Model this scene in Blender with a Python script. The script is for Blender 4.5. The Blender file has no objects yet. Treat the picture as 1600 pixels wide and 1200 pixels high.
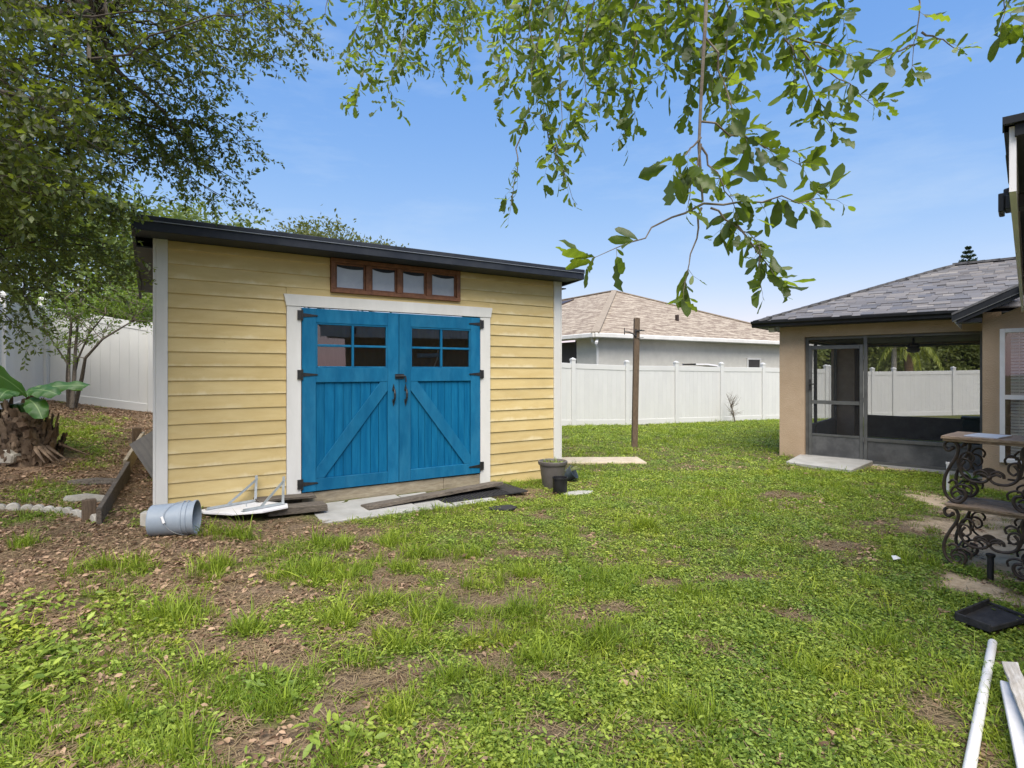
import bpy, bmesh, math, random
import numpy as np
from mathutils import Vector, Matrix

R = math.radians
scene = bpy.context.scene
C = scene.collection
rng = np.random.default_rng(7)
random.seed(7)

# ------------------------------------------------------------------ camera, sky, sun, exposure
F, HZ, CAMH = 880.0, 580.0, 1.6            # focal length and horizon row measured on the photograph (1600 x 1200)
cam_d = bpy.data.cameras.new('camera')
cam = bpy.data.objects.new('camera', cam_d)
C.objects.link(cam)
cam.location = (0, 0, CAMH)
cam.rotation_euler = (R(90), 0, 0)
cam_d.sensor_width = 36
cam_d.lens = F / 1600 * 36
cam_d.shift_y = -(600 - HZ) / 1600
cam_d.clip_start = 0.05
cam_d.clip_end = 3000
scene.camera = cam

SUN_EL, SUN_AZ = 58.0, 177.0               # azimuth clockwise from +Y
world = bpy.data.worlds.new('World')
scene.world = world
world.use_nodes = True
wn = world.node_tree
wn.nodes.clear()
w_out = wn.nodes.new('ShaderNodeOutputWorld')
w_bg = wn.nodes.new('ShaderNodeBackground')
w_sky = wn.nodes.new('ShaderNodeTexSky')
w_sky.sky_type = 'NISHITA'
w_sky.sun_disc = False
w_sky.sun_elevation = R(SUN_EL)
w_sky.sun_rotation = R(SUN_AZ)
w_sky.air_density = 1.0
w_sky.dust_density = 0.5
w_sky.ozone_density = 6.0
w_bg.inputs['Strength'].default_value = 0.095  # = SKY_K
# the photograph's soft tone scale on the sky, channel by channel: gain * value ** power
SKY_K, EXPO = 0.095, 1.38
w_sep, w_com = wn.nodes.new('ShaderNodeSeparateColor'), wn.nodes.new('ShaderNodeCombineColor')
wn.links.new(w_sky.outputs[0], w_sep.inputs[0])
for i, (gain, power) in enumerate(((1.18, 1.05), (0.83, 0.65), (0.95, 0.27))):
    src = w_sep.outputs[i]
    for op, val in (('MULTIPLY', SKY_K * 2 ** 1.1), ('POWER', power), ('MULTIPLY', gain / (SKY_K * 2 ** EXPO))):
        mnode = wn.nodes.new('ShaderNodeMath')
        mnode.operation = op
        wn.links.new(src, mnode.inputs[0])
        mnode.inputs[1].default_value = val
        src = mnode.outputs[0]
    wn.links.new(src, w_com.inputs[i])
# faint high haze: thin pale streaks, a little stronger low in the sky
w_tc, w_map, w_ns, w_rp, w_mx = [wn.nodes.new('ShaderNode' + k) for k in ('TexCoord', 'Mapping', 'TexNoise', 'ValToRGB', 'Mix')]
w_map.inputs['Scale'].default_value = (1.2, 1.2, 5.0)
w_ns.inputs['Scale'].default_value = 2.3
w_ns.inputs['Detail'].default_value = 7
w_ns.inputs['Roughness'].default_value = 0.62
w_rp.color_ramp.elements[0].position = 0.46
w_rp.color_ramp.elements[1].position = 0.80
w_rp.color_ramp.elements[1].color = (0.42, 0.42, 0.42, 1)
w_mx.data_type = 'RGBA'
wn.links.new(w_tc.outputs['Generated'], w_map.inputs[0])
wn.links.new(w_map.outputs[0], w_ns.inputs['Vector'])
wn.links.new(w_ns.outputs['Fac'], w_rp.inputs[0])
wn.links.new(w_rp.outputs[0], w_mx.inputs[0])
wn.links.new(w_com.outputs[0], w_mx.inputs[6])
hz_ = 1 / (SKY_K * 2 ** EXPO)
w_mx.inputs[7].default_value = (0.66 * hz_, 0.80 * hz_, 0.98 * hz_, 1)
wn.links.new(w_mx.outputs[2], w_bg.inputs[0])
wn.links.new(w_bg.outputs[0], w_out.inputs[0])

sun_d = bpy.data.lights.new('sun', 'SUN')
sun_d.energy = 2.7
sun_d.angle = R(58)
sun_d.color = (1.0, 0.93, 0.82)
sun = bpy.data.objects.new('sun', sun_d)
C.objects.link(sun)
sd = Vector((math.sin(R(SUN_AZ)) * math.cos(R(SUN_EL)), math.cos(R(SUN_AZ)) * math.cos(R(SUN_EL)), math.sin(R(SUN_EL))))
sun.rotation_euler = sd.to_track_quat('Z', 'Y').to_euler()
sun.location = sd * 60

vs = scene.view_settings
vs.view_transform = 'Standard'
vs.look = 'None'
vs.exposure = EXPO
vs.gamma = 1.0
vs.use_curve_mapping = False
scene.cycles.max_bounces = 8
scene.cycles.transparent_max_bounces = 16

# ------------------------------------------------------------------ helpers
def V(*a): return Vector(a)

def ray_pt(px, py, d):
    return Vector(((px - 800) / F * d, d, CAMH - (py - HZ) / F * d))

def gnd(px, py, z=0.0):
    d = (CAMH - z) * F / (py - HZ)
    return Vector(((px - 800) / F * d, d, z))

class MB:
    """collects polygons for one mesh object"""
    def __init__(s): s.v, s.f = [], []
    def add(s, vs, fs):
        n = len(s.v)
        s.v += [tuple(p) for p in vs]
        s.f += [tuple(i + n for i in f) for f in fs]
        return s
    def box(s, x0, x1, y0, y1, z0, z1):
        vs = [(x, y, z) for z in (z0, z1) for y in (y0, y1) for x in (x0, x1)]
        return s.add(vs, [(0, 2, 3, 1), (4, 5, 7, 6), (0, 1, 5, 4), (2, 6, 7, 3), (0, 4, 6, 2), (1, 3, 7, 5)])
    def bar(s, a, b, w, h, up=(0, 0, 1)):
        a, b = Vector(a), Vector(b)
        d = (b - a).normalized()
        up = Vector(up)
        sx = d.cross(up)
        if sx.length < 1e-4: sx = d.cross(Vector((1, 0, 0)))
        sx.normalize()
        uz = sx.cross(d).normalized()
        vs = []
        for p in (a, b):
            for i, j in ((-1, -1), (1, -1), (1, 1), (-1, 1)):
                vs.append(p + sx * (i * w / 2) + uz * (j * h / 2))
        return s.add(vs, [(0, 1, 2, 3), (7, 6, 5, 4), (0, 4, 5, 1), (1, 5, 6, 2), (2, 6, 7, 3), (3, 7, 4, 0)])
    def prism(s, poly, y0, y1, axis='y'):
        """poly of (a, b) extruded: axis y -> (a, y, b), axis z -> (a, b, z), axis x -> (x, a, b)"""
        n = len(poly)
        def m(p, t):
            return {'y': (p[0], t, p[1]), 'z': (p[0], p[1], t), 'x': (t, p[0], p[1])}[axis]
        vs = [m(p, y0) for p in poly] + [m(p, y1) for p in poly]
        fs = [tuple(range(n)), tuple(range(2 * n - 1, n - 1, -1))]
        fs += [(i, i + n, (i + 1) % n + n, (i + 1) % n) for i in range(n)]
        return s.add(vs, fs)
    def tube(s, pts, rad, n=8, cap=True):
        pts = [Vector(p) for p in pts]
        if not hasattr(rad, '__len__'): rad = [rad] * len(pts)
        prev = None
        rings = []
        for i, p in enumerate(pts):
            t = (pts[min(i + 1, len(pts) - 1)] - pts[max(i - 1, 0)])
            if t.length < 1e-9: t = Vector((0, 0, 1))
            t.normalize()
            if prev is None:
                a = t.cross(Vector((0, 0, 1)))
                if a.length < 1e-3: a = t.cross(Vector((1, 0, 0)))
            else:
                a = prev - t * prev.dot(t)
                if a.length < 1e-6: a = t.cross(Vector((1, 0, 0)))
            a.normalize()
            prev = a
            b = t.cross(a)
            rings.append([p + (a * math.cos(2 * math.pi * k / n) + b * math.sin(2 * math.pi * k / n)) * rad[i] for k in range(n)])
        vs = [q for r in rings for q in r]
        fs = []
        for i in range(len(pts) - 1):
            for k in range(n):
                fs.append((i * n + k, i * n + (k + 1) % n, (i + 1) * n + (k + 1) % n, (i + 1) * n + k))
        if cap:
            fs.append(tuple(range(n - 1, -1, -1)))
            m = (len(pts) - 1) * n
            fs.append(tuple(range(m, m + n)))
        return s.add(vs, fs)
    def lathe(s, prof, n=24, M=None):
        """prof of (r, z)"""
        vs, fs = [], []
        for r, z in prof:
            for k in range(n):
                a = 2 * math.pi * k / n
                p = Vector((r * math.cos(a), r * math.sin(a), z))
                vs.append(M @ p if M else p)
        for i in range(len(prof) - 1):
            for k in range(n):
                fs.append((i * n + k, i * n + (k + 1) % n, (i + 1) * n + (k + 1) % n, (i + 1) * n + k))
        return s.add(vs, fs)
    def ball(s, c, r, n=10, m=6, sq=(1, 1, 1)):
        prof = [(max(1e-4, math.sin(math.pi * i / m)) * r, -math.cos(math.pi * i / m) * r) for i in range(m + 1)]
        M = Matrix.Translation(Vector(c)) @ Matrix.Diagonal((sq[0], sq[1], sq[2], 1))
        return s.lathe(prof, n, M)
    def mesh(s, name, mat, bevel=0, seg=1, smooth=False):
        me = bpy.data.meshes.new(name)
        me.from_pydata(s.v, [], s.f)
        bm = bmesh.new()
        bm.from_mesh(me)
        bmesh.ops.recalc_face_normals(bm, faces=bm.faces)
        if bevel:
            es = [e for e in bm.edges if len(e.link_faces) == 2 and e.calc_face_angle(0) > R(28)]
            bmesh.ops.bevel(bm, geom=es, offset=bevel, segments=seg, affect='EDGES', clamp_overlap=True)
        bm.to_mesh(me)
        bm.free()
        if smooth:
            me.polygons.foreach_set('use_smooth', [True] * len(me.polygons))
            if smooth == 'auto':
                try: me.set_sharp_from_angle(angle=R(35))
                except Exception: pass
        if mat: me.materials.append(mat)
        me.update()
        return me
    def build(s, name, mat, parent=None, loc=(0, 0, 0), rz=0, **k):
        return put(name, s.mesh(name, mat, **k), parent, loc, rz)

def put(name, me, parent=None, loc=(0, 0, 0), rot=0):
    o = bpy.data.objects.new(name, me)
    C.objects.link(o)
    o.location = loc
    o.rotation_euler = (0, 0, rot) if not hasattr(rot, '__len__') else rot
    if parent: o.parent = parent
    return o

def tag(o, label=None, cat=None, group=None, kind=None):
    if label: o['label'] = label
    if cat: o['category'] = cat
    if group: o['group'] = group
    if kind: o['kind'] = kind
    return o

def thing(name, label, cat, loc=(0, 0, 0), rz=0, group=None):
    o = bpy.data.objects.new(name, None)
    C.objects.link(o)
    o.empty_display_size = 0.2
    o.location = loc
    o.rotation_euler = (0, 0, rz)
    return tag(o, label, cat, group)

def fast_mesh(name, verts, faces, mat, tint=None, smooth=False):
    """verts (n,3) array, faces (m,k) array: all polygons have k corners"""
    me = bpy.data.meshes.new(name)
    m, k = faces.shape
    me.vertices.add(len(verts))
    me.vertices.foreach_set('co', np.ascontiguousarray(verts, dtype=np.float32).ravel())
    me.loops.add(m * k)
    me.loops.foreach_set('vertex_index', np.ascontiguousarray(faces, dtype=np.int32).ravel())
    me.polygons.add(m)
    me.polygons.foreach_set('loop_start', np.arange(0, m * k, k, dtype=np.int32))
    if smooth: me.polygons.foreach_set('use_smooth', np.ones(m, dtype=bool))
    if tint is not None:
        a = me.attributes.new('tint', 'FLOAT', 'FACE')
        a.data.foreach_set('value', np.ascontiguousarray(tint, dtype=np.float32))
    me.update(calc_edges=True)
    if mat: me.materials.append(mat)
    return me

def clip_poly(poly, x0, x1, z0, z1):
    def cut(ps, inside, inter):
        out = []
        for i, p in enumerate(ps):
            q = ps[i - 1]
            if inside(p):
                if not inside(q): out.append(inter(q, p))
                out.append(p)
            elif inside(q): out.append(inter(q, p))
        return out
    def ix(c): return lambda a, b: (c, a[1] + (b[1] - a[1]) * (c - a[0]) / (b[0] - a[0]))
    def iz(c): return lambda a, b: (a[0] + (b[0] - a[0]) * (c - a[1]) / (b[1] - a[1]), c)
    poly = cut(poly, lambda p: p[0] >= x0, ix(x0))
    poly = cut(poly, lambda p: p[0] <= x1, ix(x1))
    poly = cut(poly, lambda p: p[1] >= z0, iz(z0))
    poly = cut(poly, lambda p: p[1] <= z1, iz(z1))
    return poly

# value noise on the ground plane (numpy)
def vnoise(x, y, seed=0.0):
    ix, iy = np.floor(x), np.floor(y)
    fx, fy = x - ix, y - iy
    fx, fy = fx * fx * (3 - 2 * fx), fy * fy * (3 - 2 * fy)
    def h(a, b):
        t = np.sin(a * 127.1 + b * 311.7 + seed * 74.7) * 43758.5453
        return t - np.floor(t)
    return (h(ix, iy) * (1 - fx) + h(ix + 1, iy) * fx) * (1 - fy) + (h(ix, iy + 1) * (1 - fx) + h(ix + 1, iy + 1) * fx) * fy

def fbm(x, y, seed=0.0, o=4):
    s, a, n = 0, 0.5, 0
    for i in range(o):
        s = s + a * vnoise(x * 2 ** i, y * 2 ** i, seed + i * 3.1)
        n += a
        a *= 0.5
    return s / n

# ------------------------------------------------------------------ materials
class NT:
    def __init__(s, name):
        s.m = bpy.data.materials.new(name)
        s.m.use_nodes = True
        s.t = s.m.node_tree
        s.t.nodes.clear()
        s.out = s.n('OutputMaterial')
    def n(s, kind, **kw):
        x = s.t.nodes.new('ShaderNode' + kind)
        for k, v in kw.items(): setattr(x, k, v)
        return x
    def l(s, a, b): s.t.links.new(a, b)
    def coord(s, kind='Object'):
        if kind == 'World': return s.n('NewGeometry').outputs['Position']
        return s.n('TexCoord').outputs[kind]
    def mapping(s, vec, scale=(1, 1, 1), rot=(0, 0, 0), loc=None):
        x = s.n('Mapping')
        x.inputs['Scale'].default_value = scale
        x.inputs['Rotation'].default_value = rot
        s.l(vec, x.inputs['Vector'])
        if loc is not None: s.l(loc, x.inputs['Location'])
        return x.outputs[0]
    def noise(s, vec, scale, detail=5, rough=0.6, dist=0.0):
        x = s.n('TexNoise')
        x.inputs['Scale'].default_value = scale
        x.inputs['Detail'].default_value = detail
        x.inputs['Roughness'].default_value = rough
        x.inputs['Distortion'].default_value = dist
        s.l(vec, x.inputs['Vector'])
        return x.outputs['Fac']
    def ramp(s, fac, stops):
        x = s.n('ValToRGB')
        e = x.color_ramp.elements
        while len(e) < len(stops): e.new(0.5)
        for i, (p, c) in enumerate(stops):
            e[i].position = p
            e[i].color = (*c, 1) if hasattr(c, '__len__') else (c, c, c, 1)
        s.l(fac, x.inputs[0])
        return x.outputs[0]
    def mix(s, fac, a, b, mode='MIX'):
        x = s.n('Mix', data_type='RGBA', blend_type=mode)
        for sock, val in ((x.inputs[0], fac), (x.inputs[6], a), (x.inputs[7], b)):
            if hasattr(val, 'links'): s.l(val, sock)
            elif hasattr(val, '__len__'): sock.default_value = (*val, 1)
            else: sock.default_value = val
        return x.outputs[2]
    def math(s, op, a, b=0.0, c=None):
        x = s.n('Math', operation=op)
        for i, val in enumerate((a, b, c)):
            if val is None: continue
            if hasattr(val, 'links'): s.l(val, x.inputs[i])
            else: x.inputs[i].default_value = val
        return x.outputs[0]
    def bump(s, h, strength=0.3, dist=0.01):
        x = s.n('Bump')
        x.inputs['Strength'].default_value = strength
        x.inputs['Distance'].default_value = dist
        s.l(h, x.inputs['Height'])
        return x.outputs[0]
    def bsdf(s, color, rough=0.6, normal=None, spec=0.4, metal=0.0):
        x = s.n('BsdfPrincipled')
        for key, val in (('Base Color', color), ('Roughness', rough), ('Metallic', metal), ('Specular IOR Level', spec)):
            if hasattr(val, 'links'): s.l(val, x.inputs[key])
            elif hasattr(val, '__len__'): x.inputs[key].default_value = (*val, 1)
            else: x.inputs[key].default_value = val
        if normal is not None: s.l(normal, x.inputs['Normal'])
        return x.outputs[0]
    def done(s, shader):
        s.l(shader, s.out.inputs['Surface'])
        return s.m
    def rand(s): return s.n('ObjectInfo').outputs['Random']
    def attr(s, name):
        x = s.n('Attribute')
        x.attribute_name = name
        return x.outputs['Fac']

def pm(name, c1, c2, scale=6, rough=0.65, bump=0.2, bscale=40, bdist=0.004, stretch=(1, 1, 1), rnd=0.0, dirt=0.25,
       dirtc=None, dirtscale=1.7, spec=0.35, metal=0.0, coord='World', lo=0.35, hi=0.68):
    """painted / weathered surface: two noise-mixed tones, blotchy wear, fine relief, optional variation per object"""
    t = NT(name)
    v = t.mapping(t.coord(coord), stretch)
    if rnd or coord == 'Object':
        off = t.n('CombineXYZ')
        k = t.math('MULTIPLY', t.rand(), 37.0)
        for i in range(3): t.l(k, off.inputs[i])
        v = t.mapping(t.coord(coord), stretch, loc=off.outputs[0])
    n = t.noise(v, scale, 6, 0.62)
    col = t.mix(t.ramp(n, [(lo, 0.0), (hi, 1.0)]), c1, c2)
    if dirt:
        n2 = t.noise(v, dirtscale, 7, 0.7)
        col = t.mix(t.math('MULTIPLY', t.ramp(n2, [(0.45, 0.0), (0.72, 1.0)]), dirt), col, dirtc or tuple(0.45 * x for x in c1))
    if rnd:
        hs = t.n('HueSaturation')
        t.l(col, hs.inputs['Color'])
        t.l(t.math('MULTIPLY_ADD', t.rand(), rnd, 1 - rnd / 2), hs.inputs['Value'])
        col = hs.outputs[0]
    nb = t.bump(t.noise(v, bscale, 4, 0.6), bump, bdist) if bump else None
    r = t.math('MULTIPLY_ADD', n, 0.25, rough - 0.12)
    return t.done(t.bsdf(col, r, nb, spec, metal))

def leaf_mat(name, dark, light, trans=(0.2, 0.35, 0.03), tfac=0.35, rough=0.45, spec=0.4, rnd=True, patch=None):
    t = NT(name)
    a = t.attr('tint')
    if rnd: a = t.math('FRACT', t.math('ADD', a, t.math('MULTIPLY', t.rand(), 0.61)))
    col = t.mix(a, dark, light)
    tc = t.mix(a, tuple(0.6 * x for x in trans), trans)
    if patch:
        w = t.coord('World')
        p1 = t.ramp(t.noise(w, 1.3, 4, 0.6), [(0.42, 0.0), (0.62, 1.0)])
        p2 = t.ramp(t.noise(t.mapping(w, (1, 1, 1), (0, 0, 0.7)), 2.9, 3, 0.6), [(0.50, 0.0), (0.68, 0.8)])
        col = t.mix(p1, col, patch[0], 'MULTIPLY')
        col = t.mix(p2, col, patch[1], 'MULTIPLY')
        tc = t.mix(p1, tc, patch[0], 'MULTIPLY')
    b = t.bsdf(col, rough, None, spec)
    tr = t.n('BsdfTranslucent')
    t.l(tc, tr.inputs[0])
    mx = t.n('MixShader')
    mx.inputs[0].default_value = tfac
    t.l(b, mx.inputs[1])
    t.l(tr.outputs[0], mx.inputs[2])
    return t.done(mx.outputs[0])

def glass_mat(name, tint, base_fac=0.15, dark=(0.02, 0.02, 0.02), rough=0.02, refl=1.1):
    """thin pane: fresnel mirror over a tinted clear sheet with a little film on it"""
    t = NT(name)
    tr = t.n('BsdfTransparent')
    tr.inputs[0].default_value = (*tint, 1)
    df = t.n('BsdfDiffuse')
    df.inputs[0].default_value = (*dark, 1)
    m1 = t.n('MixShader')
    m1.inputs[0].default_value = base_fac
    t.l(tr.outputs[0], m1.inputs[1]); t.l(df.outputs[0], m1.inputs[2])
    gl = t.n('BsdfGlossy')
    gl.inputs['Roughness'].default_value = rough
    fr = t.n('Fresnel')
    fr.inputs[0].default_value = 1.65
    nb = t.bump(t.noise(t.coord('World'), 2.5, 2), 0.05, 0.01)
    t.l(nb, gl.inputs['Normal'])
    m2 = t.n('MixShader')
    t.l(t.math('MULTIPLY_ADD', fr.outputs[0], refl, 0.03), m2.inputs[0]); t.l(m1.outputs[0], m2.inputs[1]); t.l(gl.outputs[0], m2.inputs[2])
    return t.done(m2.outputs[0])

def screen_mat(name, fac, col):
    t = NT(name)
    tr = t.n('BsdfTransparent')
    df = t.n('BsdfDiffuse')
    df.inputs[0].default_value = (*col, 1)
    m1 = t.n('MixShader')
    m1.inputs[0].default_value = fac
    t.l(tr.outputs[0], m1.inputs[1]); t.l(df.outputs[0], m1.inputs[2])
    return t.done(m1.outputs[0])

M = {}
M['white_trim'] = pm('white_trim', (0.62, 0.615, 0.59), (0.70, 0.695, 0.675), 3, 0.6, 0.15, 60, 0.002, (1, 1, 0.25), dirt=0.28, dirtc=(0.42, 0.40, 0.36))
M['vinyl'] = pm('vinyl', (0.545, 0.55, 0.545), (0.585, 0.59, 0.58), 1.2, 0.42, 0.05, 30, 0.002, dirt=0.12, dirtc=(0.55, 0.56, 0.52), rnd=0.03)
M['blue_rail'] = pm('blue_rail', (0.005, 0.098, 0.215), (0.011, 0.140, 0.275), 9, 0.6, 0.35, 70, 0.003, (1, 1, 0.3), dirt=0.35, dirtc=(0.045, 0.205, 0.33), dirtscale=5, rnd=0.16, spec=0.12)
M['blue_board'] = pm('blue_board', (0.002, 0.092, 0.215), (0.004, 0.130, 0.275), 8, 0.55, 0.35, 70, 0.003, (3, 3, 0.25), dirt=0.35, dirtc=(0.020, 0.18, 0.32), dirtscale=4, rnd=0.16, spec=0.12)
M['roof_metal'] = pm('roof_metal', (0.016, 0.020, 0.030), (0.026, 0.031, 0.043), 3, 0.55, 0.06, 50, 0.002, spec=0.2, dirt=0.3, dirtc=(0.075, 0.082, 0.09))
M['drip_line'] = pm('drip_line', (0.16, 0.18, 0.21), (0.22, 0.24, 0.27), 8, 0.4, 0.0, metal=0.2)
M['soffit_dark'] = pm('soffit_dark', (0.022, 0.026, 0.034), (0.034, 0.038, 0.046), 4, 0.6, 0.05)
M['black_iron'] = pm('black_iron', (0.012, 0.012, 0.013), (0.026, 0.025, 0.024), 20, 0.45, 0.2, 120, 0.002, spec=0.5)
M['window_wood'] = pm('window_wood', (0.135, 0.058, 0.030), (0.23, 0.105, 0.055), 14, 0.55, 0.3, 80, 0.003, (1, 1, 1), dirt=0.3)
M['old_wood'] = pm('old_wood', (0.075, 0.062, 0.050), (0.20, 0.17, 0.135), 12, 0.85, 0.7, 60, 0.006, (1.4, 9, 9), dirt=0.55, dirtc=(0.035, 0.030, 0.026), coord='Object', rnd=0.25)
M['sill_wood'] = pm('sill_wood', (0.27, 0.225, 0.155), (0.40, 0.35, 0.26), 8, 0.85, 0.6, 50, 0.005, (1.3, 7, 7), dirt=0.6, dirtc=(0.13, 0.11, 0.085), coord='Object')
M['post_wood'] = pm('post_wood', (0.085, 0.058, 0.038), (0.17, 0.125, 0.085), 10, 0.85, 0.6, 50, 0.006, (9, 9, 1), dirt=0.5, coord='Object')
M['concrete'] = pm('concrete', (0.32, 0.32, 0.30), (0.41, 0.405, 0.385), 5, 0.85, 0.5, 90, 0.004, dirt=0.5, dirtc=(0.24, 0.23, 0.20), rnd=0.12)
M['sand_concrete'] = pm('sand_concrete', (0.44, 0.37, 0.27), (0.54, 0.47, 0.36), 6, 0.9, 0.5, 90, 0.004, dirt=0.4, dirtc=(0.28, 0.23, 0.16))
M['edging'] = pm('edging', (0.34, 0.325, 0.285), (0.46, 0.44, 0.39), 9, 0.9, 0.6, 80, 0.004, dirt=0.6, dirtc=(0.20, 0.18, 0.14), rnd=0.2)
M['rubber'] = pm('rubber', (0.016, 0.016, 0.018), (0.04, 0.04, 0.043), 20, 0.8, 0.6, 90, 0.005)
M['bucket'] = pm('bucket', (0.235, 0.285, 0.345), (0.30, 0.35, 0.41), 5, 0.45, 0.08, 60, 0.002, dirt=0.35, dirtc=(0.16, 0.17, 0.17))
M['steel'] = pm('steel', (0.42, 0.46, 0.48), (0.56, 0.60, 0.62), 14, 0.42, 0.1, 60, 0.002, metal=0.55, dirt=0.4, dirtc=(0.22, 0.24, 0.24))
M['plastic_white'] = pm('plastic_white', (0.70, 0.70, 0.71), (0.80, 0.80, 0.81), 4, 0.45, 0.1, 60, 0.002, dirt=0.35, dirtc=(0.42, 0.40, 0.36))
M['pot_brown'] = pm('pot_brown', (0.085, 0.078, 0.076), (0.125, 0.115, 0.11), 8, 0.6, 0.2, 60, 0.002, dirt=0.4, dirtc=(0.17, 0.15, 0.13))
M['pot_black'] = pm('pot_black', (0.010, 0.010, 0.012), (0.022, 0.022, 0.025), 8, 0.5, 0.15, 60, 0.002)
M['pot_blue'] = pm('pot_blue', (0.020, 0.032, 0.048), (0.045, 0.062, 0.080), 8, 0.4, 0.15, 60, 0.002)
M['soil'] = pm('soil', (0.045, 0.032, 0.022), (0.10, 0.075, 0.05), 18, 0.95, 1.0, 60, 0.01)
M['alu_bronze'] = pm('alu_bronze', (0.085, 0.086, 0.083), (0.125, 0.126, 0.120), 6, 0.45, 0.05, 60, 0.001, metal=0.25, dirt=0.2)
M['alu_light'] = pm('alu_light', (0.095, 0.098, 0.096), (0.14, 0.144, 0.142), 6, 0.4, 0.05, 60, 0.001, metal=0.35, dirt=0.2)
M['kick'] = pm('kick', (0.060, 0.062, 0.064), (0.105, 0.107, 0.110), 2.2, 0.5, 0.08, 60, 0.002, metal=0.15, dirt=0.55, dirtc=(0.17, 0.17, 0.165), dirtscale=2.2)
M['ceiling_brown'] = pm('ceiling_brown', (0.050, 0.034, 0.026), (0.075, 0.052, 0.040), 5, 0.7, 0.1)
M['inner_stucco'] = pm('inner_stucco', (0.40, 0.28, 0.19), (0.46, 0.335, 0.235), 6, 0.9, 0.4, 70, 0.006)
M['gutter_black'] = pm('gutter_black', (0.011, 0.012, 0.015), (0.018, 0.020, 0.023), 4, 0.4, 0.03, 60, 0.001, spec=0.25)
M['fascia_grey'] = pm('fascia_grey', (0.78, 0.77, 0.79), (0.84, 0.83, 0.85), 4, 0.35, 0.05, spec=0.8)
M['ridge_grey'] = pm('ridge_grey', (0.075, 0.075, 0.080), (0.13, 0.13, 0.135), 20, 0.9, 0.6, 150, 0.004, rnd=0.2)
M['nb_wall'] = pm('nb_wall', (0.56, 0.54, 0.485), (0.62, 0.60, 0.54), 4, 0.9, 0.3, 60, 0.005, dirt=0.12)
M['nb_screen'] = pm('nb_screen', (0.045, 0.042, 0.040), (0.065, 0.060, 0.058), 4, 0.8, 0.0)
M['skylight'] = pm('skylight', (0.040, 0.026, 0.020), (0.055, 0.036, 0.028), 6, 0.4, 0.0)
M['rack_wood'] = pm('rack_wood', (0.26, 0.17, 0.105), (0.48, 0.35, 0.235), 10, 0.7, 0.6, 60, 0.004, (3, 12, 12), dirt=0.5, dirtc=(0.055, 0.032, 0.02), coord='Object', rnd=0.1)
M['rack_iron'] = pm('rack_iron', (0.050, 0.036, 0.028), (0.10, 0.072, 0.055), 24, 0.5, 0.4, 120, 0.002, spec=0.5, metal=0.3)
M['bark'] = pm('bark', (0.075, 0.062, 0.050), (0.19, 0.165, 0.135), 14, 0.95, 0.9, 40, 0.012, (4, 4, 1), dirt=0.4)
M['bark_thin'] = pm('bark_thin', (0.11, 0.09, 0.07), (0.22, 0.19, 0.15), 14, 0.9, 0.6, 60, 0.005, dirt=0.3)
M['oak_twig'] = pm('oak_twig', (0.045, 0.036, 0.028), (0.09, 0.075, 0.06), 14, 0.9, 0.3, 60, 0.003, dirt=0.2)
M['palm_bark'] = pm('palm_bark', (0.30, 0.28, 0.24), (0.42, 0.39, 0.34), 5, 0.95, 0.5, 30, 0.01, (1, 1, 6))
M['palm_bark_brown'] = pm('palm_bark_brown', (0.20, 0.12, 0.07), (0.32, 0.21, 0.13), 5, 0.95, 0.5, 30, 0.01, (1, 1, 6))
M['husk'] = pm('husk', (0.065, 0.042, 0.027), (0.20, 0.145, 0.098), 7, 0.9, 0.8, 30, 0.012, (1, 1, 0.5), dirt=0.5, dirtc=(0.035, 0.025, 0.018), rnd=0.6)
M['stone'] = pm('stone', (0.27, 0.25, 0.21), (0.37, 0.35, 0.30), 6, 0.9, 0.7, 40, 0.01, dirt=0.5)
M['slate'] = pm('slate', (0.105, 0.10, 0.095), (0.145, 0.14, 0.13), 6, 0.8, 0.4, 50, 0.004, dirt=0.35, dirtc=(0.19, 0.18, 0.16))
M['curtain'] = pm('curtain', (0.045, 0.026, 0.017), (0.070, 0.042, 0.028), 5, 0.9, 0.2, 80, 0.002, (6, 6, 0.4))
M['inside'] = pm('inside', (0.05, 0.04, 0.03), (0.07, 0.055, 0.042), 5, 0.9, 0.2)
M['paper'] = pm('paper', (0.62, 0.63, 0.66), (0.72, 0.73, 0.75), 3, 0.35, 0.0, dirt=0.2)
M['blind'] = pm('blind', (0.68, 0.67, 0.63), (0.74, 0.73, 0.69), 3, 0.5, 0.0)
M['weathered_white'] = pm('weathered_white', (0.42, 0.38, 0.32), (0.66, 0.63, 0.58), 9, 0.8, 0.6, 50, 0.004, (1.2, 9, 9), dirt=0.5, dirtc=(0.24, 0.20, 0.16), coord='Object')
M['blue_tape'] = pm('blue_tape', (0.10, 0.32, 0.62), (0.16, 0.42, 0.72), 9, 0.5, 0.1)
M['bin_green'] = pm('bin_green', (0.02, 0.045, 0.04), (0.03, 0.06, 0.05), 4, 0.5, 0.05)
M['pane'] = glass_mat('pane', (0.80, 0.80, 0.80), 0.12)
M['house_pane'] = glass_mat('house_pane', (0.94, 0.95, 0.95), 0.0, refl=0.55)
M['transom_pane'] = pm('transom_pane', (0.27, 0.295, 0.33), (0.36, 0.385, 0.42), 3, 0.12, 0.15, 60, 0.003, spec=0.9, dirt=0.2)
M['screen'] = screen_mat('screen', 0.20, (0.05, 0.05, 0.05))
M['screen_far'] = screen_mat('screen_far', 0.13, (0.05, 0.05, 0.05))

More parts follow.
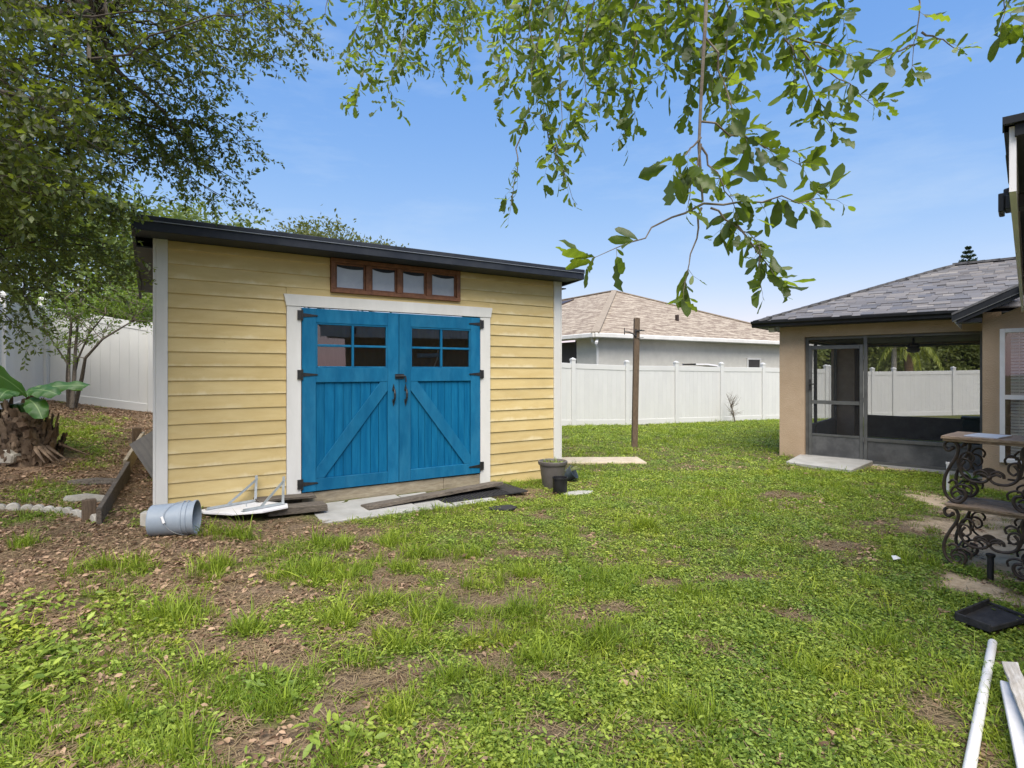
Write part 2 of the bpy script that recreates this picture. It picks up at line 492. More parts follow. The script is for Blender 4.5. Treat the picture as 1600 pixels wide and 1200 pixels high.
def siding_mat():
    """yellow lap-board paint with a chalky, wavy-edged bloom"""
    t = NT('siding_paint')
    off = t.n('CombineXYZ')
    k = t.math('MULTIPLY', t.rand(), 91.0)
    t.l(k, off.inputs[0]); t.l(t.math('MULTIPLY', k, 0.37), off.inputs[1])
    ob = t.coord('Object')
    v = t.mapping(ob, (1, 1, 1), loc=off.outputs[0])
    base = t.mix(t.ramp(t.noise(t.mapping(v, (1.2, 1, 5)), 2.2, 6), [(0.3, 0.0), (0.7, 1.0)]), (0.525, 0.395, 0.170), (0.60, 0.475, 0.230))
    sep = t.n('SeparateXYZ'); t.l(ob, sep.inputs[0])
    wob = t.noise(t.mapping(v, (1, 0.2, 0.3)), 4.5, 4)
    lvl = t.math('MULTIPLY_ADD', wob, 0.17, -0.045)
    d = t.math('MULTIPLY', t.math('SUBTRACT', lvl, sep.outputs[2]), 22.0)
    dc = t.n('Clamp'); t.l(d, dc.inputs[0])
    patch = t.ramp(t.noise(t.mapping(v, (0.8, 1, 1)), 1.6, 3), [(0.42, 0.0), (0.62, 1.0)])
    f = t.math('MULTIPLY', t.math('MULTIPLY', dc.outputs[0], patch), 0.85)
    col = t.mix(f, base, (0.70, 0.61, 0.39))
    g = t.ramp(t.noise(v, 1.1, 6, 0.7), [(0.55, 0.0), (0.8, 1.0)])
    col = t.mix(t.math('MULTIPLY', g, 0.4), col, (0.36, 0.29, 0.15))
    sp = t.ramp(t.noise(v, 34, 3), [(0.70, 0.0), (0.76, 1.0)])
    col = t.mix(t.math('MULTIPLY', sp, 0.35), col, (0.25, 0.18, 0.09))
    hs = t.n('HueSaturation'); t.l(col, hs.inputs['Color'])
    t.l(t.math('MULTIPLY_ADD', t.rand(), 0.10, 0.95), hs.inputs['Value'])
    nb = t.bump(t.noise(t.mapping(v, (1.5, 1, 9)), 22, 5), 0.25, 0.003)
    return t.done(t.bsdf(hs.outputs[0], 0.62, nb, 0.3))
M['siding'] = siding_mat()

def stucco_mat(name, c1, c2):
    t = NT(name)
    v = t.coord('World')
    col = t.mix(t.ramp(t.noise(v, 3, 6), [(0.3, 0.0), (0.7, 1.0)]), c1, c2)
    vo = t.n('TexVoronoi'); vo.inputs['Scale'].default_value = 65
    t.l(t.mapping(v, (1, 1, 1)), vo.inputs['Vector'])
    h = t.math('ADD', t.noise(v, 80, 5), vo.outputs['Distance'])
    return t.done(t.bsdf(col, 0.9, t.bump(h, 0.55, 0.007), 0.2))
M['stucco'] = stucco_mat('stucco', (0.385, 0.285, 0.192), (0.44, 0.335, 0.235))

def shingle_mat(name, cols, per_object=True):
    t = NT(name)
    v = t.coord('World')
    r = t.rand() if per_object else None
    if per_object:
        r = t.math('FRACT', t.math('ADD', r, t.math('MULTIPLY', t.attr('tint'), 0.999)))
        col = t.ramp(r, [(i / (len(cols) - 1), c) for i, c in enumerate(cols)])
        n = t.noise(v, 7, 4)
        col = t.mix(t.math('MULTIPLY', n, 0.22), col, (0.20, 0.19, 0.19))
    else: col = t.mix(t.ramp(t.noise(v, 6, 4), [(0.3, 0.0), (0.7, 1.0)]), cols[0], cols[-1])
    g = t.noise(v, 260, 3)
    col = t.mix(t.math('MULTIPLY', g, 0.35), col, (0.05, 0.05, 0.052))
    return t.done(t.bsdf(col, 0.8, t.bump(g, 0.6, 0.004), 0.45))
M['shingle'] = shingle_mat('shingle', [(0.060, 0.063, 0.074), (0.140, 0.138, 0.146), (0.088, 0.080, 0.082), (0.25, 0.235, 0.222), (0.085, 0.090, 0.112), (0.19, 0.175, 0.166), (0.100, 0.095, 0.100), (0.165, 0.160, 0.166)])

def nb_roof_mat():
    t = NT('neighbour_shingle')
    v = t.coord('UV')
    br = t.n('TexBrick')
    br.offset = 0.5
    for k, val in (('Scale', 1.0), ('Mortar Size', 0.012), ('Brick Width', 0.34), ('Row Height', 0.15), ('Bias', 0.0)): br.inputs[k].default_value = val
    br.inputs['Color1'].default_value = (0.315, 0.265, 0.205, 1)
    br.inputs['Color2'].default_value = (0.225, 0.185, 0.145, 1)
    br.inputs['Mortar'].default_value = (0.13, 0.095, 0.075, 1)
    t.l(v, br.inputs['Vector'])
    n = t.noise(t.mapping(v, (1.5, 5.0, 1)), 1.0, 3, 0.8)
    col = t.mix(t.ramp(n, [(0.44, 0.0), (0.56, 0.85)]), br.outputs['Color'], (0.43, 0.375, 0.30))
    n2 = t.noise(t.mapping(v, (1.2, 5.0, 1)), 1.3, 3, 0.8)
    col = t.mix(t.ramp(n2, [(0.47, 0.0), (0.58, 0.85)]), col, (0.15, 0.11, 0.085))
    return t.done(t.bsdf(col, 0.9, t.bump(br.outputs['Fac'], -0.4, 0.01), 0.25))
M['nb_roof'] = nb_roof_mat()
M['nb_ridge'] = pm('nb_ridge', (0.24, 0.20, 0.155), (0.31, 0.26, 0.205), 9, 0.9, 0.4, 60, 0.004)

def ground_mat():
    t = NT('ground_soil')
    v = t.coord('World')
    n1 = t.noise(v, 2.2, 8, 0.65)
    n2 = t.noise(v, 38, 6, 0.7)
    n3 = t.noise(v, 9, 6, 0.7)
    soil = t.mix(t.ramp(n2, [(0.32, 0.0), (0.68, 1.0)]), (0.062, 0.046, 0.030), (0.275, 0.205, 0.135))
    mulch = t.mix(t.ramp(n2, [(0.34, 0.0), (0.66, 1.0)]), (0.055, 0.037, 0.025), (0.34, 0.235, 0.155))
    sand = t.mix(t.ramp(n3, [(0.3, 0.0), (0.7, 1.0)]), (0.58, 0.43, 0.265), (0.72, 0.56, 0.37))
    green = t.mix(t.ramp(n2, [(0.36, 0.0), (0.66, 1.0)]), (0.036, 0.052, 0.010), (0.120, 0.150, 0.030))
    col = t.mix(t.attr('mulch'), soil, mulch)
    col = t.mix(t.math('MULTIPLY', t.attr('green'), t.ramp(n3, [(0.25, 0.55), (0.6, 1.0)])), col, green)
    col = t.mix(t.math('MULTIPLY', t.attr('sand'), t.ramp(n3, [(0.25, 0.60), (0.50, 1.0)])), col, sand)
    col = t.mix(t.math('MULTIPLY', t.ramp(n1, [(0.4, 0.0), (0.75, 1.0)]), 0.35), col, (0.05, 0.036, 0.025))
    h = t.math('ADD', t.math('MULTIPLY', n2, 0.7), n3)
    return t.done(t.bsdf(col, 0.95, t.bump(h, 0.9, 0.02), 0.15))
M['ground'] = ground_mat()

M['grass'] = leaf_mat('grass_blade', (0.075, 0.130, 0.008), (0.355, 0.450, 0.048), (0.48, 0.62, 0.04), 0.27, 0.5, 0.25, True, ((0.78, 0.85, 0.85), (1.10, 0.98, 0.85)))
M['weed'] = leaf_mat('weed_leaf', (0.070, 0.125, 0.010), (0.390, 0.470, 0.076), (0.50, 0.62, 0.05), 0.24, 0.45, 0.3, True, ((0.76, 0.86, 0.95), (1.08, 0.98, 0.80)))
M['straw'] = leaf_mat('straw', (0.20, 0.14, 0.075), (0.36, 0.28, 0.16), (0.3, 0.2, 0.1), 0.15, 0.8, 0.2)
M['dead_leaf'] = leaf_mat('dead_leaf', (0.12, 0.070, 0.042), (0.50, 0.345, 0.225), (0.3, 0.17, 0.08), 0.15, 0.7, 0.25)
M['oak_leaf'] = leaf_mat('oak_leaf', (0.030, 0.046, 0.018), (0.110, 0.142, 0.038), (0.36, 0.46, 0.03), 0.34, 0.42, 0.45, False, ((0.80, 0.80, 0.9), (1.25, 1.05, 0.8)))
M['oak_leaf_near'] = leaf_mat('oak_leaf_near', (0.038, 0.060, 0.022), (0.135, 0.185, 0.042), (0.44, 0.60, 0.04), 0.45, 0.38, 0.45, True)
M['citrus_leaf'] = leaf_mat('citrus_leaf', (0.055, 0.105, 0.016), (0.145, 0.225, 0.030), (0.32, 0.46, 0.03), 0.42, 0.4, 0.45, False)
M['far_leaf'] = leaf_mat('far_leaf', (0.050, 0.085, 0.026), (0.155, 0.205, 0.060), (0.36, 0.46, 0.06), 0.3, 0.5, 0.35, False)
M['far_leaf_dry'] = leaf_mat('far_leaf_dry', (0.060, 0.080, 0.030), (0.155, 0.175, 0.060), (0.3, 0.34, 0.07), 0.3, 0.5, 0.35, False)
M['wood_leaf'] = leaf_mat('wood_leaf', (0.075, 0.105, 0.030), (0.24, 0.275, 0.085), (0.42, 0.48, 0.08), 0.3, 0.5, 0.3, False)
M['palm_leaf'] = leaf_mat('palm_leaf', (0.14, 0.19, 0.025), (0.32, 0.36, 0.045), (0.5, 0.55, 0.05), 0.4, 0.45, 0.4, False)
M['pine_leaf'] = leaf_mat('pine_leaf', (0.015, 0.035, 0.018), (0.035, 0.065, 0.030), (0.08, 0.12, 0.04), 0.2, 0.5, 0.3, False)

def banana_mat():
    t = NT('banana_leaf')
    uv = t.n('SeparateXYZ'); t.l(t.coord('UV'), uv.inputs[0])
    c = t.math('ABSOLUTE', t.math('SUBTRACT', uv.outputs[1], 0.5))
    rib = t.ramp(c, [(0.010, 1.0), (0.030, 0.0)])
    wv = t.n('TexWave'); wv.inputs['Scale'].default_value = 9; wv.inputs['Distortion'].default_value = 1.2
    t.l(t.mapping(t.coord('UV'), (2.0, 0.15, 1)), wv.inputs['Vector'])
    n = t.noise(t.coord('World'), 5, 5)
    col = t.mix(n, (0.020, 0.075, 0.018), (0.060, 0.150, 0.028))
    col = t.mix(t.math('MULTIPLY', wv.outputs['Fac'], 0.25), col, (0.085, 0.19, 0.04))
    col = t.mix(rib, col, (0.26, 0.38, 0.15))
    b = t.bsdf(col, 0.35, t.bump(wv.outputs['Fac'], 0.25, 0.006), 0.5)
    tr = t.n('BsdfTranslucent'); tr.inputs[0].default_value = (0.16, 0.34, 0.03, 1)
    mx = t.n('MixShader'); mx.inputs[0].default_value = 0.28
    t.l(b, mx.inputs[1]); t.l(tr.outputs[0], mx.inputs[2])
    return t.done(mx.outputs[0])
M['banana'] = banana_mat()
# ------------------------------------------------------------------ lie of the land
E_ = 0.1524                                   # one siding course
SL = Vector((-3.576, 5.849, 0.0))             # left end of the shed's front wall (inside its corner board)
SR = Vector((0.6196, 8.520, 0.0))
SW = (SR - SL).length
SU = (SR - SL).normalized()
SA = math.atan2(SU.y, SU.x)
SN = Vector((-SU.y, SU.x, 0))                 # into the shed

def sh(s, o, z):
    """point s along the shed front, o metres out in front of it"""
    p = SL + SU * s - SN * o
    return Vector((p.x, p.y, z))

TP = np.array([
    (0, 0, 0), (3, 1, 0), (-3, 1, .05), (0, 3, .01), (3, 3, 0), (-3, 3, .08), (5, 4.5, 0), (4.6, 8.5, 0), (5.4, 10.4, -.01), (8, 7.5, -.10),
    (2.6, 11.9, -.02), (1.774, 16.43, .01), (8.695, 19.52, -.10), (11.4, 20.4, -.15), (14, 22.7, -.25), (19, 23, -.30), (.7, 8.4, -.03),
    (-1.9, 5.8, .025), (-.2, 6.9, .01), (-3.4, 5.6, .15), (-2.95, 4.93, .13), (-5.0, 5.5, .25), (-3.9, 5.29, .19), (-6.08, 7.04, .50),
    (-9.01, 10.88, 1.03), (-7.4, 11.7, .72), (-8.05, 10.3, .92), (-5.6, 8.2, .52), (-5.25, 8.2, .36), (-4.0, 6.2, .24), (-9, 8, .85), (-10, 6, .7),
    (-8, 4.5, .35), (-6, 3, .12), (-3, 13.9, .3), (0, 12, .08), (-12, 14, 1.1), (5, 25, -.1), (20, 10, -.3), (-10, 0, .2), (10, 0, -.05), (25, 28, -.4), (-6, 22, .5), (-20, 20, 1.2)], float)

def _tps(r2): return np.where(r2 > 1e-9, 0.5 * r2 * np.log(np.maximum(r2, 1e-9)), 0.0)
_n = len(TP)
_K = _tps((TP[:, None, 0] - TP[None, :, 0]) ** 2 + (TP[:, None, 1] - TP[None, :, 1]) ** 2) + np.eye(_n) * 0.05
_P = np.c_[np.ones(_n), TP[:, :2]]
_A = np.block([[_K, _P], [_P.T, np.zeros((3, 3))]])
_w = np.linalg.solve(_A, np.r_[TP[:, 2], 0, 0, 0])

def zga(x, y):
    x, y = np.asarray(x, float), np.asarray(y, float)
    sh_ = x.shape
    x, y = x.ravel(), y.ravel()
    z = np.zeros_like(x)
    for i in range(0, len(x), 20000):
        a, b = x[i:i + 20000], y[i:i + 20000]
        z[i:i + 20000] = _tps((a[:, None] - TP[None, :, 0]) ** 2 + (b[:, None] - TP[None, :, 1]) ** 2) @ _w[:_n] + _w[_n] + _w[_n + 1] * a + _w[_n + 2] * b
    r = np.hypot(x, y - 8)
    k = np.clip((r - 18) / 14, 0, 1)
    z = np.clip(z, -0.6, 1.3) * (1 - k * k * (3 - 2 * k))
    near = np.clip(1 - r / 26, 0, 1)
    z = z + near * ((fbm(x * 1.1, y * 1.1, 5, 4) - .5) * 0.075 + (fbm(x * 4.5, y * 4.5, 9, 3) - .5) * 0.03)
    return z.reshape(sh_)

def zg(x, y): return float(zga(np.array([x]), np.array([y]))[0])

def G(px, py):
    """where the ray through a pixel meets the ground"""
    z = 0.0
    for _ in range(12):
        p = gnd(px, py, z)
        z = 0.5 * z + 0.5 * zg(p.x, p.y)
    return gnd(px, py, z)

# bare patches, mulch and sand (centres read off the photograph, then fixed on the ground)
def blobs(lst):
    out = []
    for px, py, rx, ry in lst:
        p = G(px, py)
        out.append((p.x, p.y, rx * p.y / F, ry * p.y ** 2 / (F * (CAMH - p.z))))
    return out

BARE = blobs([(90, 885, 150, 50), (30, 850, 90, 40), (345, 965, 55, 50), (420, 1030, 75, 35), (700, 878, 80, 20), (800, 925, 95, 32), (560, 860, 60, 18),
              (905, 965, 70, 26), (880, 1150, 110, 36), (430, 1170, 100, 30), (560, 1065, 60, 22), (480, 830, 90, 16), (1400, 828, 60, 13), (970, 1005, 40, 14),
              (1065, 912, 60, 18), (1000, 1140, 60, 22), (300, 860, 120, 22), (610, 905, 50, 16), (745, 985, 40, 14), (1180, 905, 50, 10), (1230, 775, 40, 7),
              (1310, 850, 50, 9), (270, 1085, 60, 14), (1100, 1010, 40, 12), (60, 960, 90, 24), (690, 1140, 40, 22), (1450, 1120, 30, 24), (230, 900, 60, 16),
              (1250, 965, 45, 12), (1030, 880, 40, 10), (640, 1060, 40, 14), (820, 772, 60, 8), (905, 758, 34, 6), (520, 1110, 50, 18), (600, 985, 60, 14), (380, 900, 60, 16), (840, 870, 60, 10), (760, 1030, 50, 16), (870, 1060, 60, 18), (1000, 1060, 40, 14), (960, 950, 50, 12), (330, 1130, 50, 16)])
SAND = blobs([(1555, 845, 85, 44), (1520, 795, 75, 26), (1500, 915, 55, 17), (1585, 890, 60, 26), (1450, 775, 40, 8), (1400, 728, 70, 6), (1590, 760, 60, 20), (1570, 935, 40, 12)])
TALL = blobs([(275, 968, 55, 26), (200, 893, 36, 14), (340, 893, 30, 12), (640, 1002, 48, 18), (690, 962, 40, 16), (515, 852, 36, 10), (505, 905, 40, 14), (822, 898, 30, 8),
              (950, 918, 46, 12), (600, 942, 40, 12), (445, 1112, 26, 12), (165, 1120, 28, 12), (275, 1178, 40, 18), (615, 1120, 30, 24), (740, 1132, 30, 18), (360, 840, 40, 8),
              (620, 850, 30, 8), (40, 852, 26, 8), (1075, 930, 26, 10), (1340, 1010, 26, 10), (820, 960, 40, 14), (520, 975, 34, 12), (700, 870, 60, 10), (960, 1000, 40, 14),
              (130, 890, 24, 10), (1260, 1050, 26, 12), (40, 1170, 36, 18), (1430, 880, 30, 8), (280, 1085, 30, 12), (1090, 1130, 34, 12), (560, 1190, 40, 16), (990, 830, 40, 8), (440, 900, 34, 12), (560, 1030, 36, 14), (390, 985, 30, 12), (480, 1060, 30, 12), (760, 915, 40, 10), (880, 880, 36, 8), (640, 890, 30, 8), (330, 1040, 34, 14), (850, 1040, 34, 14), (680, 1070, 30, 14)])
BEDGRASS = blobs([(150, 668, 90, 14), (60, 768, 60, 12), (100, 782, 50, 9), (215, 668, 24, 14), (180, 720, 40, 10), (235, 700, 16, 20), (150, 690, 60, 10)])

def blob_field(bl, x, y, wob=0.5):
    m = np.zeros_like(x)
    n = (fbm(x * 3.1, y * 3.1, 21, 3) - .5) * 2 * wob + (fbm(x * 9, y * 9, 31, 2) - .5) * wob
    for cx, cy, rx, ry in bl:
        d = np.hypot((x - cx) / rx, (y - cy) / ry) + n
        m = np.maximum(m, np.clip((1.25 - d) / 0.6, 0, 1))
    return m

def sstep(a, b, t):
    t = np.clip((t - a) / (b - a), 0, 1)
    return t * t * (3 - 2 * t)

def fields(x, y):
    """green cover, mulch, sand, tall grass on the ground plane"""
    px = 800 + F * x / np.maximum(y, 0.5)
    bed = sstep(-3.3, -3.9, x - (y - 5.6) * -0.55) * sstep(5.0, 5.6, y + 0.1 * x)
    base = 0.53 + 0.43 * sstep(350, 950, px) + 0.14 * sstep(6, 10, y)
    left_litter = sstep(420, 150, px) * sstep(3.0, 4.0, y)
    base = base - 0.22 * left_litter
    n = (fbm(x * 1.5, y * 1.5, 3, 4) - .5) * 1.6 * (1.15 - 0.65 * sstep(500, 1000, px)) + (fbm(x * 7, y * 7, 13, 3) - .5) * 1.5
    bare = blob_field(BARE, x, y)
    sand = blob_field(SAND, x, y)
    tall = blob_field(TALL, x, y, 0.35)
    cov = np.clip(base + n - .85 * bare - 1.1 * sand, 0.03, 1)
    cov = np.clip(cov + 0.5 * tall, 0, 1)
    bg = blob_field(BEDGRASS, x, y)
    bedcov = np.clip(0.04 + (fbm(x * 2, y * 2, 17, 3) - .5) * 0.8 + bg * 0.8, 0, 1)
    path = sstep(0.55, 0.0, np.abs((x + 4.45) - (y - 6.5) * -0.62)) * sstep(5.2, 5.6, y)
    bedcov = bedcov * (1 - path)
    cov = cov * (1 - bed) + bedcov * bed
    mulch = np.clip(bed + left_litter * 0.9 + 0.45 * sstep(800, 300, px), 0, 1)
    return cov, mulch, sand, tall * (1 - bed * 0.6)

def axis(pts):
    out = []
    for a, b, s in pts: out += list(np.arange(a, b, s))
    return np.array(out + [pts[-1][1]])
gx = axis([(-400, -60, 40), (-60, -20, 6), (-20, -10, 1), (-10, -6, .16), (-6, 6, .06), (6, 10, .16), (10, 22, .8), (22, 60, 6), (60, 400, 40)])
gy = axis([(-200, -40, 40), (-40, -6, 6), (-6, 1.0, .7), (1.0, 8, .06), (8, 13, .12), (13, 24, .4), (24, 60, 5), (60, 600, 45)])
XX, YY = np.meshgrid(gx, gy)
ZZ = zga(XX, YY)
nx, ny = len(gx), len(gy)
idx = np.arange(nx * ny).reshape(ny, nx)
gf = np.stack([idx[:-1, :-1], idx[:-1, 1:], idx[1:, 1:], idx[1:, :-1]], -1).reshape(-1, 4)
gm = fast_mesh('ground', np.stack([XX, YY, ZZ], -1).reshape(-1, 3), gf, M['ground'], smooth=True)
cv, mu, sa, ta = fields(XX.ravel(), YY.ravel())
for nme, arr in (('mulch', mu), ('sand', sa), ('green', np.clip(cv * 1.1 - .1, 0, 1))):
    a = gm.attributes.new(nme, 'FLOAT', 'POINT')
    a.data.foreach_set('value', arr.astype(np.float32))
tag(put('ground', gm), kind='structure')

# ------------------------------------------------------------------ vinyl fences
BOARD_W = 0.1525
def fence(name, label, pts, panel=1.83, height=1.83):
    p0 = pts[0]
    root = thing(name, label, 'fence', (p0[0], p0[1], zg(p0[0], p0[1])))
    base = Vector(root.location)
    bm_ = MB().box(-BOARD_W / 2 + .0004, BOARD_W / 2 - .0004, -.011, .011, 0, height - .30).mesh('fence_board', M['vinyl'], bevel=.0022)
    pm_ = MB().box(-.0635, .0635, -.0635, .0635, 0, height + .08).mesh('fence_post', M['vinyl'], bevel=.006)
    cap = MB().box(-.073, .073, -.073, .073, 0, .022)
    cap.box(-.068, .068, -.068, .068, .022, .045)
    n = len(cap.v)
    cap.add([(-.064, -.064, .045), (.064, -.064, .045), (.064, .064, .045), (-.064, .064, .045), (0, 0, .085)], [(0, 1, 4), (1, 2, 4), (2, 3, 4), (3, 0, 4)])
    cm_ = cap.mesh('post_cap', M['vinyl'])
    posts = []
    for a, b in zip(pts[:-1], pts[1:]):
        a2, b2 = Vector((a[0], a[1], 0)), Vector((b[0], b[1], 0))
        L = (b2 - a2).length
        k = max(1, round(L / panel))
        for i in range(k): posts.append(a2.lerp(b2, i / k))
    posts.append(Vector((pts[-1][0], pts[-1][1], 0)))
    zs = [zg(p.x, p.y) for p in posts]
    for i, p in enumerate(posts):
        q = posts[min(i + 1, len(posts) - 1)] - posts[max(i - 1, 0)]
        ang = math.atan2(q.y, q.x)
        o = put('post', pm_, root, Vector((p.x, p.y, zs[i])) - base, ang)
        put('post_cap', cm_, o, (0, 0, height + .08))
    for i in range(len(posts) - 1):
        a, b = posts[i].copy(), posts[i + 1].copy()
        a.z, b.z = zs[i], zs[i + 1]
        d = (b - a)
        ang = math.atan2(d.y, d.x)
        dh = Vector((d.x, d.y, 0))
        L = dh.length
        u = dh / L
        A, B = a + u * .064 + V(0, 0, d.z * .064 / L), b - u * .064 - V(0, 0, d.z * .064 / L)
        for h0, hh in ((0.085, 0.17), (height - 0.085, 0.15)):
            MB().bar(A + V(0, 0, h0) - base, B + V(0, 0, h0) - base, .045, hh).build('rail', M['vinyl'], root, bevel=.005)
        nb = max(1, int((L - .13) / BOARD_W))
        st = (L - .13) / nb
        for j in range(nb):
            t = (.065 + st * (j + .5)) / L
            q = a.lerp(b, t)
            o = put('board', bm_, root, q + V(0, 0, 0.155) - base, ang)
            o.scale = (st / BOARD_W, 1, 1)
    return root

fence('vinyl_fence', 'white vinyl privacy fence running along the back of the yard behind the yellow shed',
      [(-9.01, 10.88), (1.774, 16.43), (8.695, 19.52), (11.4, 20.45)])
fence('vinyl_fence', 'white vinyl privacy fence along the left side behind the banana plant', [(-8.97, 10.78), (-6.95, 6.8)])
fence('vinyl_fence', 'white vinyl fence seen through the porch screens beyond the lanai', [(11.6, 20.6), (13.1, 22.4), (14.55, 22.75), (15.45, 22.8), (23, 23.2)], panel=2.4)

# ------------------------------------------------------------------ the neighbour's house
def build_neighbour():
    base = Vector((2.69, 18.2, 0))
    root = thing('neighbour_house', 'grey stucco house with a tan shingle hip roof beyond the white fence', 'house', base)
    a = Vector((11.77, 7.2, 0)).normalized()
    b = Vector((-a.y, a.x, 0))
    EZ = 2.84
    def P(s, t, z): return a * s + b * t + V(0, 0, z)
    WL, D = 13.8, 16.0
    apex_s, apex_t = 7.15, 7.1
    az = EZ + 2.74
    # roof planes with UVs in metres
    def plane(name, pts, uax, vax):
        me = bpy.data.meshes.new(name)
        me.from_pydata([tuple(p) for p in pts], [], [tuple(range(len(pts)))])
        uv = me.uv_layers.new(name='UVMap')
        for i, l in enumerate(me.loops):
            p = pts[l.vertex_index] - pts[0]
            uv.data[i].uv = (p.dot(uax), p.dot(vax))
        me.materials.append(M['nb_roof'])
        put(name, me, root)
    ap, bp = P(apex_s, apex_t, az), P(apex_s, D, az)
    c0, c1, c2, c3 = P(0, 0, EZ), P(WL, 0, EZ), P(WL, D, EZ), P(0, D, EZ)
    plane('roof', [c0, c1, ap], a, (b * 7.1 + V(0, 0, 2.74)).normalized())
    plane('roof', [c3, c0, ap, bp], -b, (a * 7.15 + V(0, 0, 2.74)).normalized())
    plane('roof', [c1, c2, bp, ap], b, (-a * 6.65 + V(0, 0, 2.74)).normalized())
    for p, q in ((c0, ap), (c1, ap), (ap, bp)):
        MB().bar(p + V(0, 0, .02), q + V(0, 0, .02), .26, .05).build('ridge_cap', M['nb_ridge'], root)
    # eaves: gutter, soffit
    MB().bar(P(-.02, -.02, EZ - .07), P(WL, -.02, EZ - .07), .10, .15).build('gutter', M['white_trim'], root, bevel=.02)
    MB().bar(P(-.02, .03, EZ - .07), P(-.02, D, EZ - .07), .10, .15).build('gutter', M['white_trim'], root, bevel=.02)
    MB().prism([(0.03, 0.03), (WL, 0.03), (WL, .6), (.6, .6), (.6, D), (0.03, D)], EZ - .13, EZ - .11, 'z').build('soffit', M['white_trim'], root, rz=math.atan2(a.y, a.x))
    ang = math.atan2(a.y, a.x)
    o = .45
    MB().box(o, WL - o, o, o + .2, -.6, EZ - .13).build('wall', M['nb_wall'], root, rz=ang)
    MB().box(o, o + .2, o + .2, 1.55, -.6, EZ - .13).build('wall', M['nb_wall'], root, rz=ang)
    MB().box(WL - o - .2, WL - o, o + .2, D, -.6, EZ - .13).build('wall', M['nb_wall'], root, rz=ang)
    MB().box(o + .05, o + .08, 1.60, 7.5, -.6, EZ - .2).build('screen_enclosure', M['nb_screen'], root, rz=ang)
    for t in (1.57, 3.6, 5.6): MB().box(o, o + .06, t, t + .06, -.6, EZ - .15).build('enclosure_post', M['gutter_black'], root, rz=ang)
    # downspout, vent, window, skylights, floodlight
    MB().tube([P(.12, .3, EZ - .14), P(.12, .3, EZ - .24), P(.38, .38, EZ - .42), P(.42, .40, EZ - .55), P(.42, .40, -.5)], .045, 8).build('downspout', M['white_trim'], root, smooth='auto')
    MB().tube([P(.25, .2, EZ - .2), P(.0, -.05, EZ - .33)], .05, 8).build('floodlight', M['plastic_white'], root)
    vz = EZ + 2.74 * (2.2 / 7.1)
    MB().box(-.055, .055, -.055, .055, 0, .34).build('roof_vent', M['skylight'], root, P(6.2, 2.2, vz - .1), ang)
    for t in (9.6, 12.6):
        k0, k1 = .74, .92
        q = [P(apex_s * k, tt, EZ + 2.74 * k + .06) for k, tt in ((k0, t), (k0, t + 1.9), (k1, t + 1.9), (k1, t))]
        q2 = [p + V(0, 0, -.12) for p in q]
        MB().add(q + q2, [(0, 1, 2, 3), (7, 6, 5, 4), (0, 4, 5, 1), (1, 5, 6, 2), (2, 6, 7, 3), (3, 7, 4, 0)]).build('skylight', M['skylight'], root)
    wx, wz = 8.75, 1.52
    f = MB()
    f.box(wx - .45, wx + .45, o - .05, o + .02, wz + .55, wz + .62); f.box(wx - .45, wx + .45, o - .05, o + .02, wz - .6, wz - .53)
    f.box(wx - .45, wx - .38, o - .05, o + .02, wz - .53, wz + .55); f.box(wx + .38, wx + .45, o - .05, o + .02, wz - .53, wz + .55)
    w = f.build('window', M['white_trim'], root, rz=ang)
    MB().box(wx - .38, wx + .38, o - .02, o - .012, wz - .53, wz + .55).build('pane', M['nb_screen'], w)
    return root
build_neighbour()

# a pale folded awning frame that just shows over the fence top
def build_awning():
    p = ray_pt(1098, 571, 19.6)
    root = thing('patio_canopy', 'low white patio canopy peeping over the white fence by the grey house', 'canopy', (p.x, p.y, zg(p.x, p.y)), R(24))
    zt = p.z - root.location.z
    pts = [(-.62, 0, zt + .06), (-.1, 0, zt + .06), (.3, 0, zt + .02), (.58, 0, zt - .10)]
    m = MB()
    m.add([(x, -.35, z) for x, y, z in pts] + [(x, .35, z) for x, y, z in pts] + [(x, -.35, z - .05) for x, y, z in pts] + [(x, .35, z - .05) for x, y, z in pts],
          [(i, i + 1, i + 5, i + 4) for i in range(3)] + [(i + 8, i + 12, i + 13, i + 9) for i in range(3)] + [(i, i + 8, i + 9, i + 1) for i in range(3)] + [(i + 4, i + 5, i + 13, i + 12) for i in range(3)])
    m.build('cover', M['plastic_white'], root)
    for x in (-.6, .5):
        for y in (-.32, .32): MB().box(x - .03, x + .03, y - .03, y + .03, 0, zt - .12).build('pole', M['white_trim'], root)
build_awning()

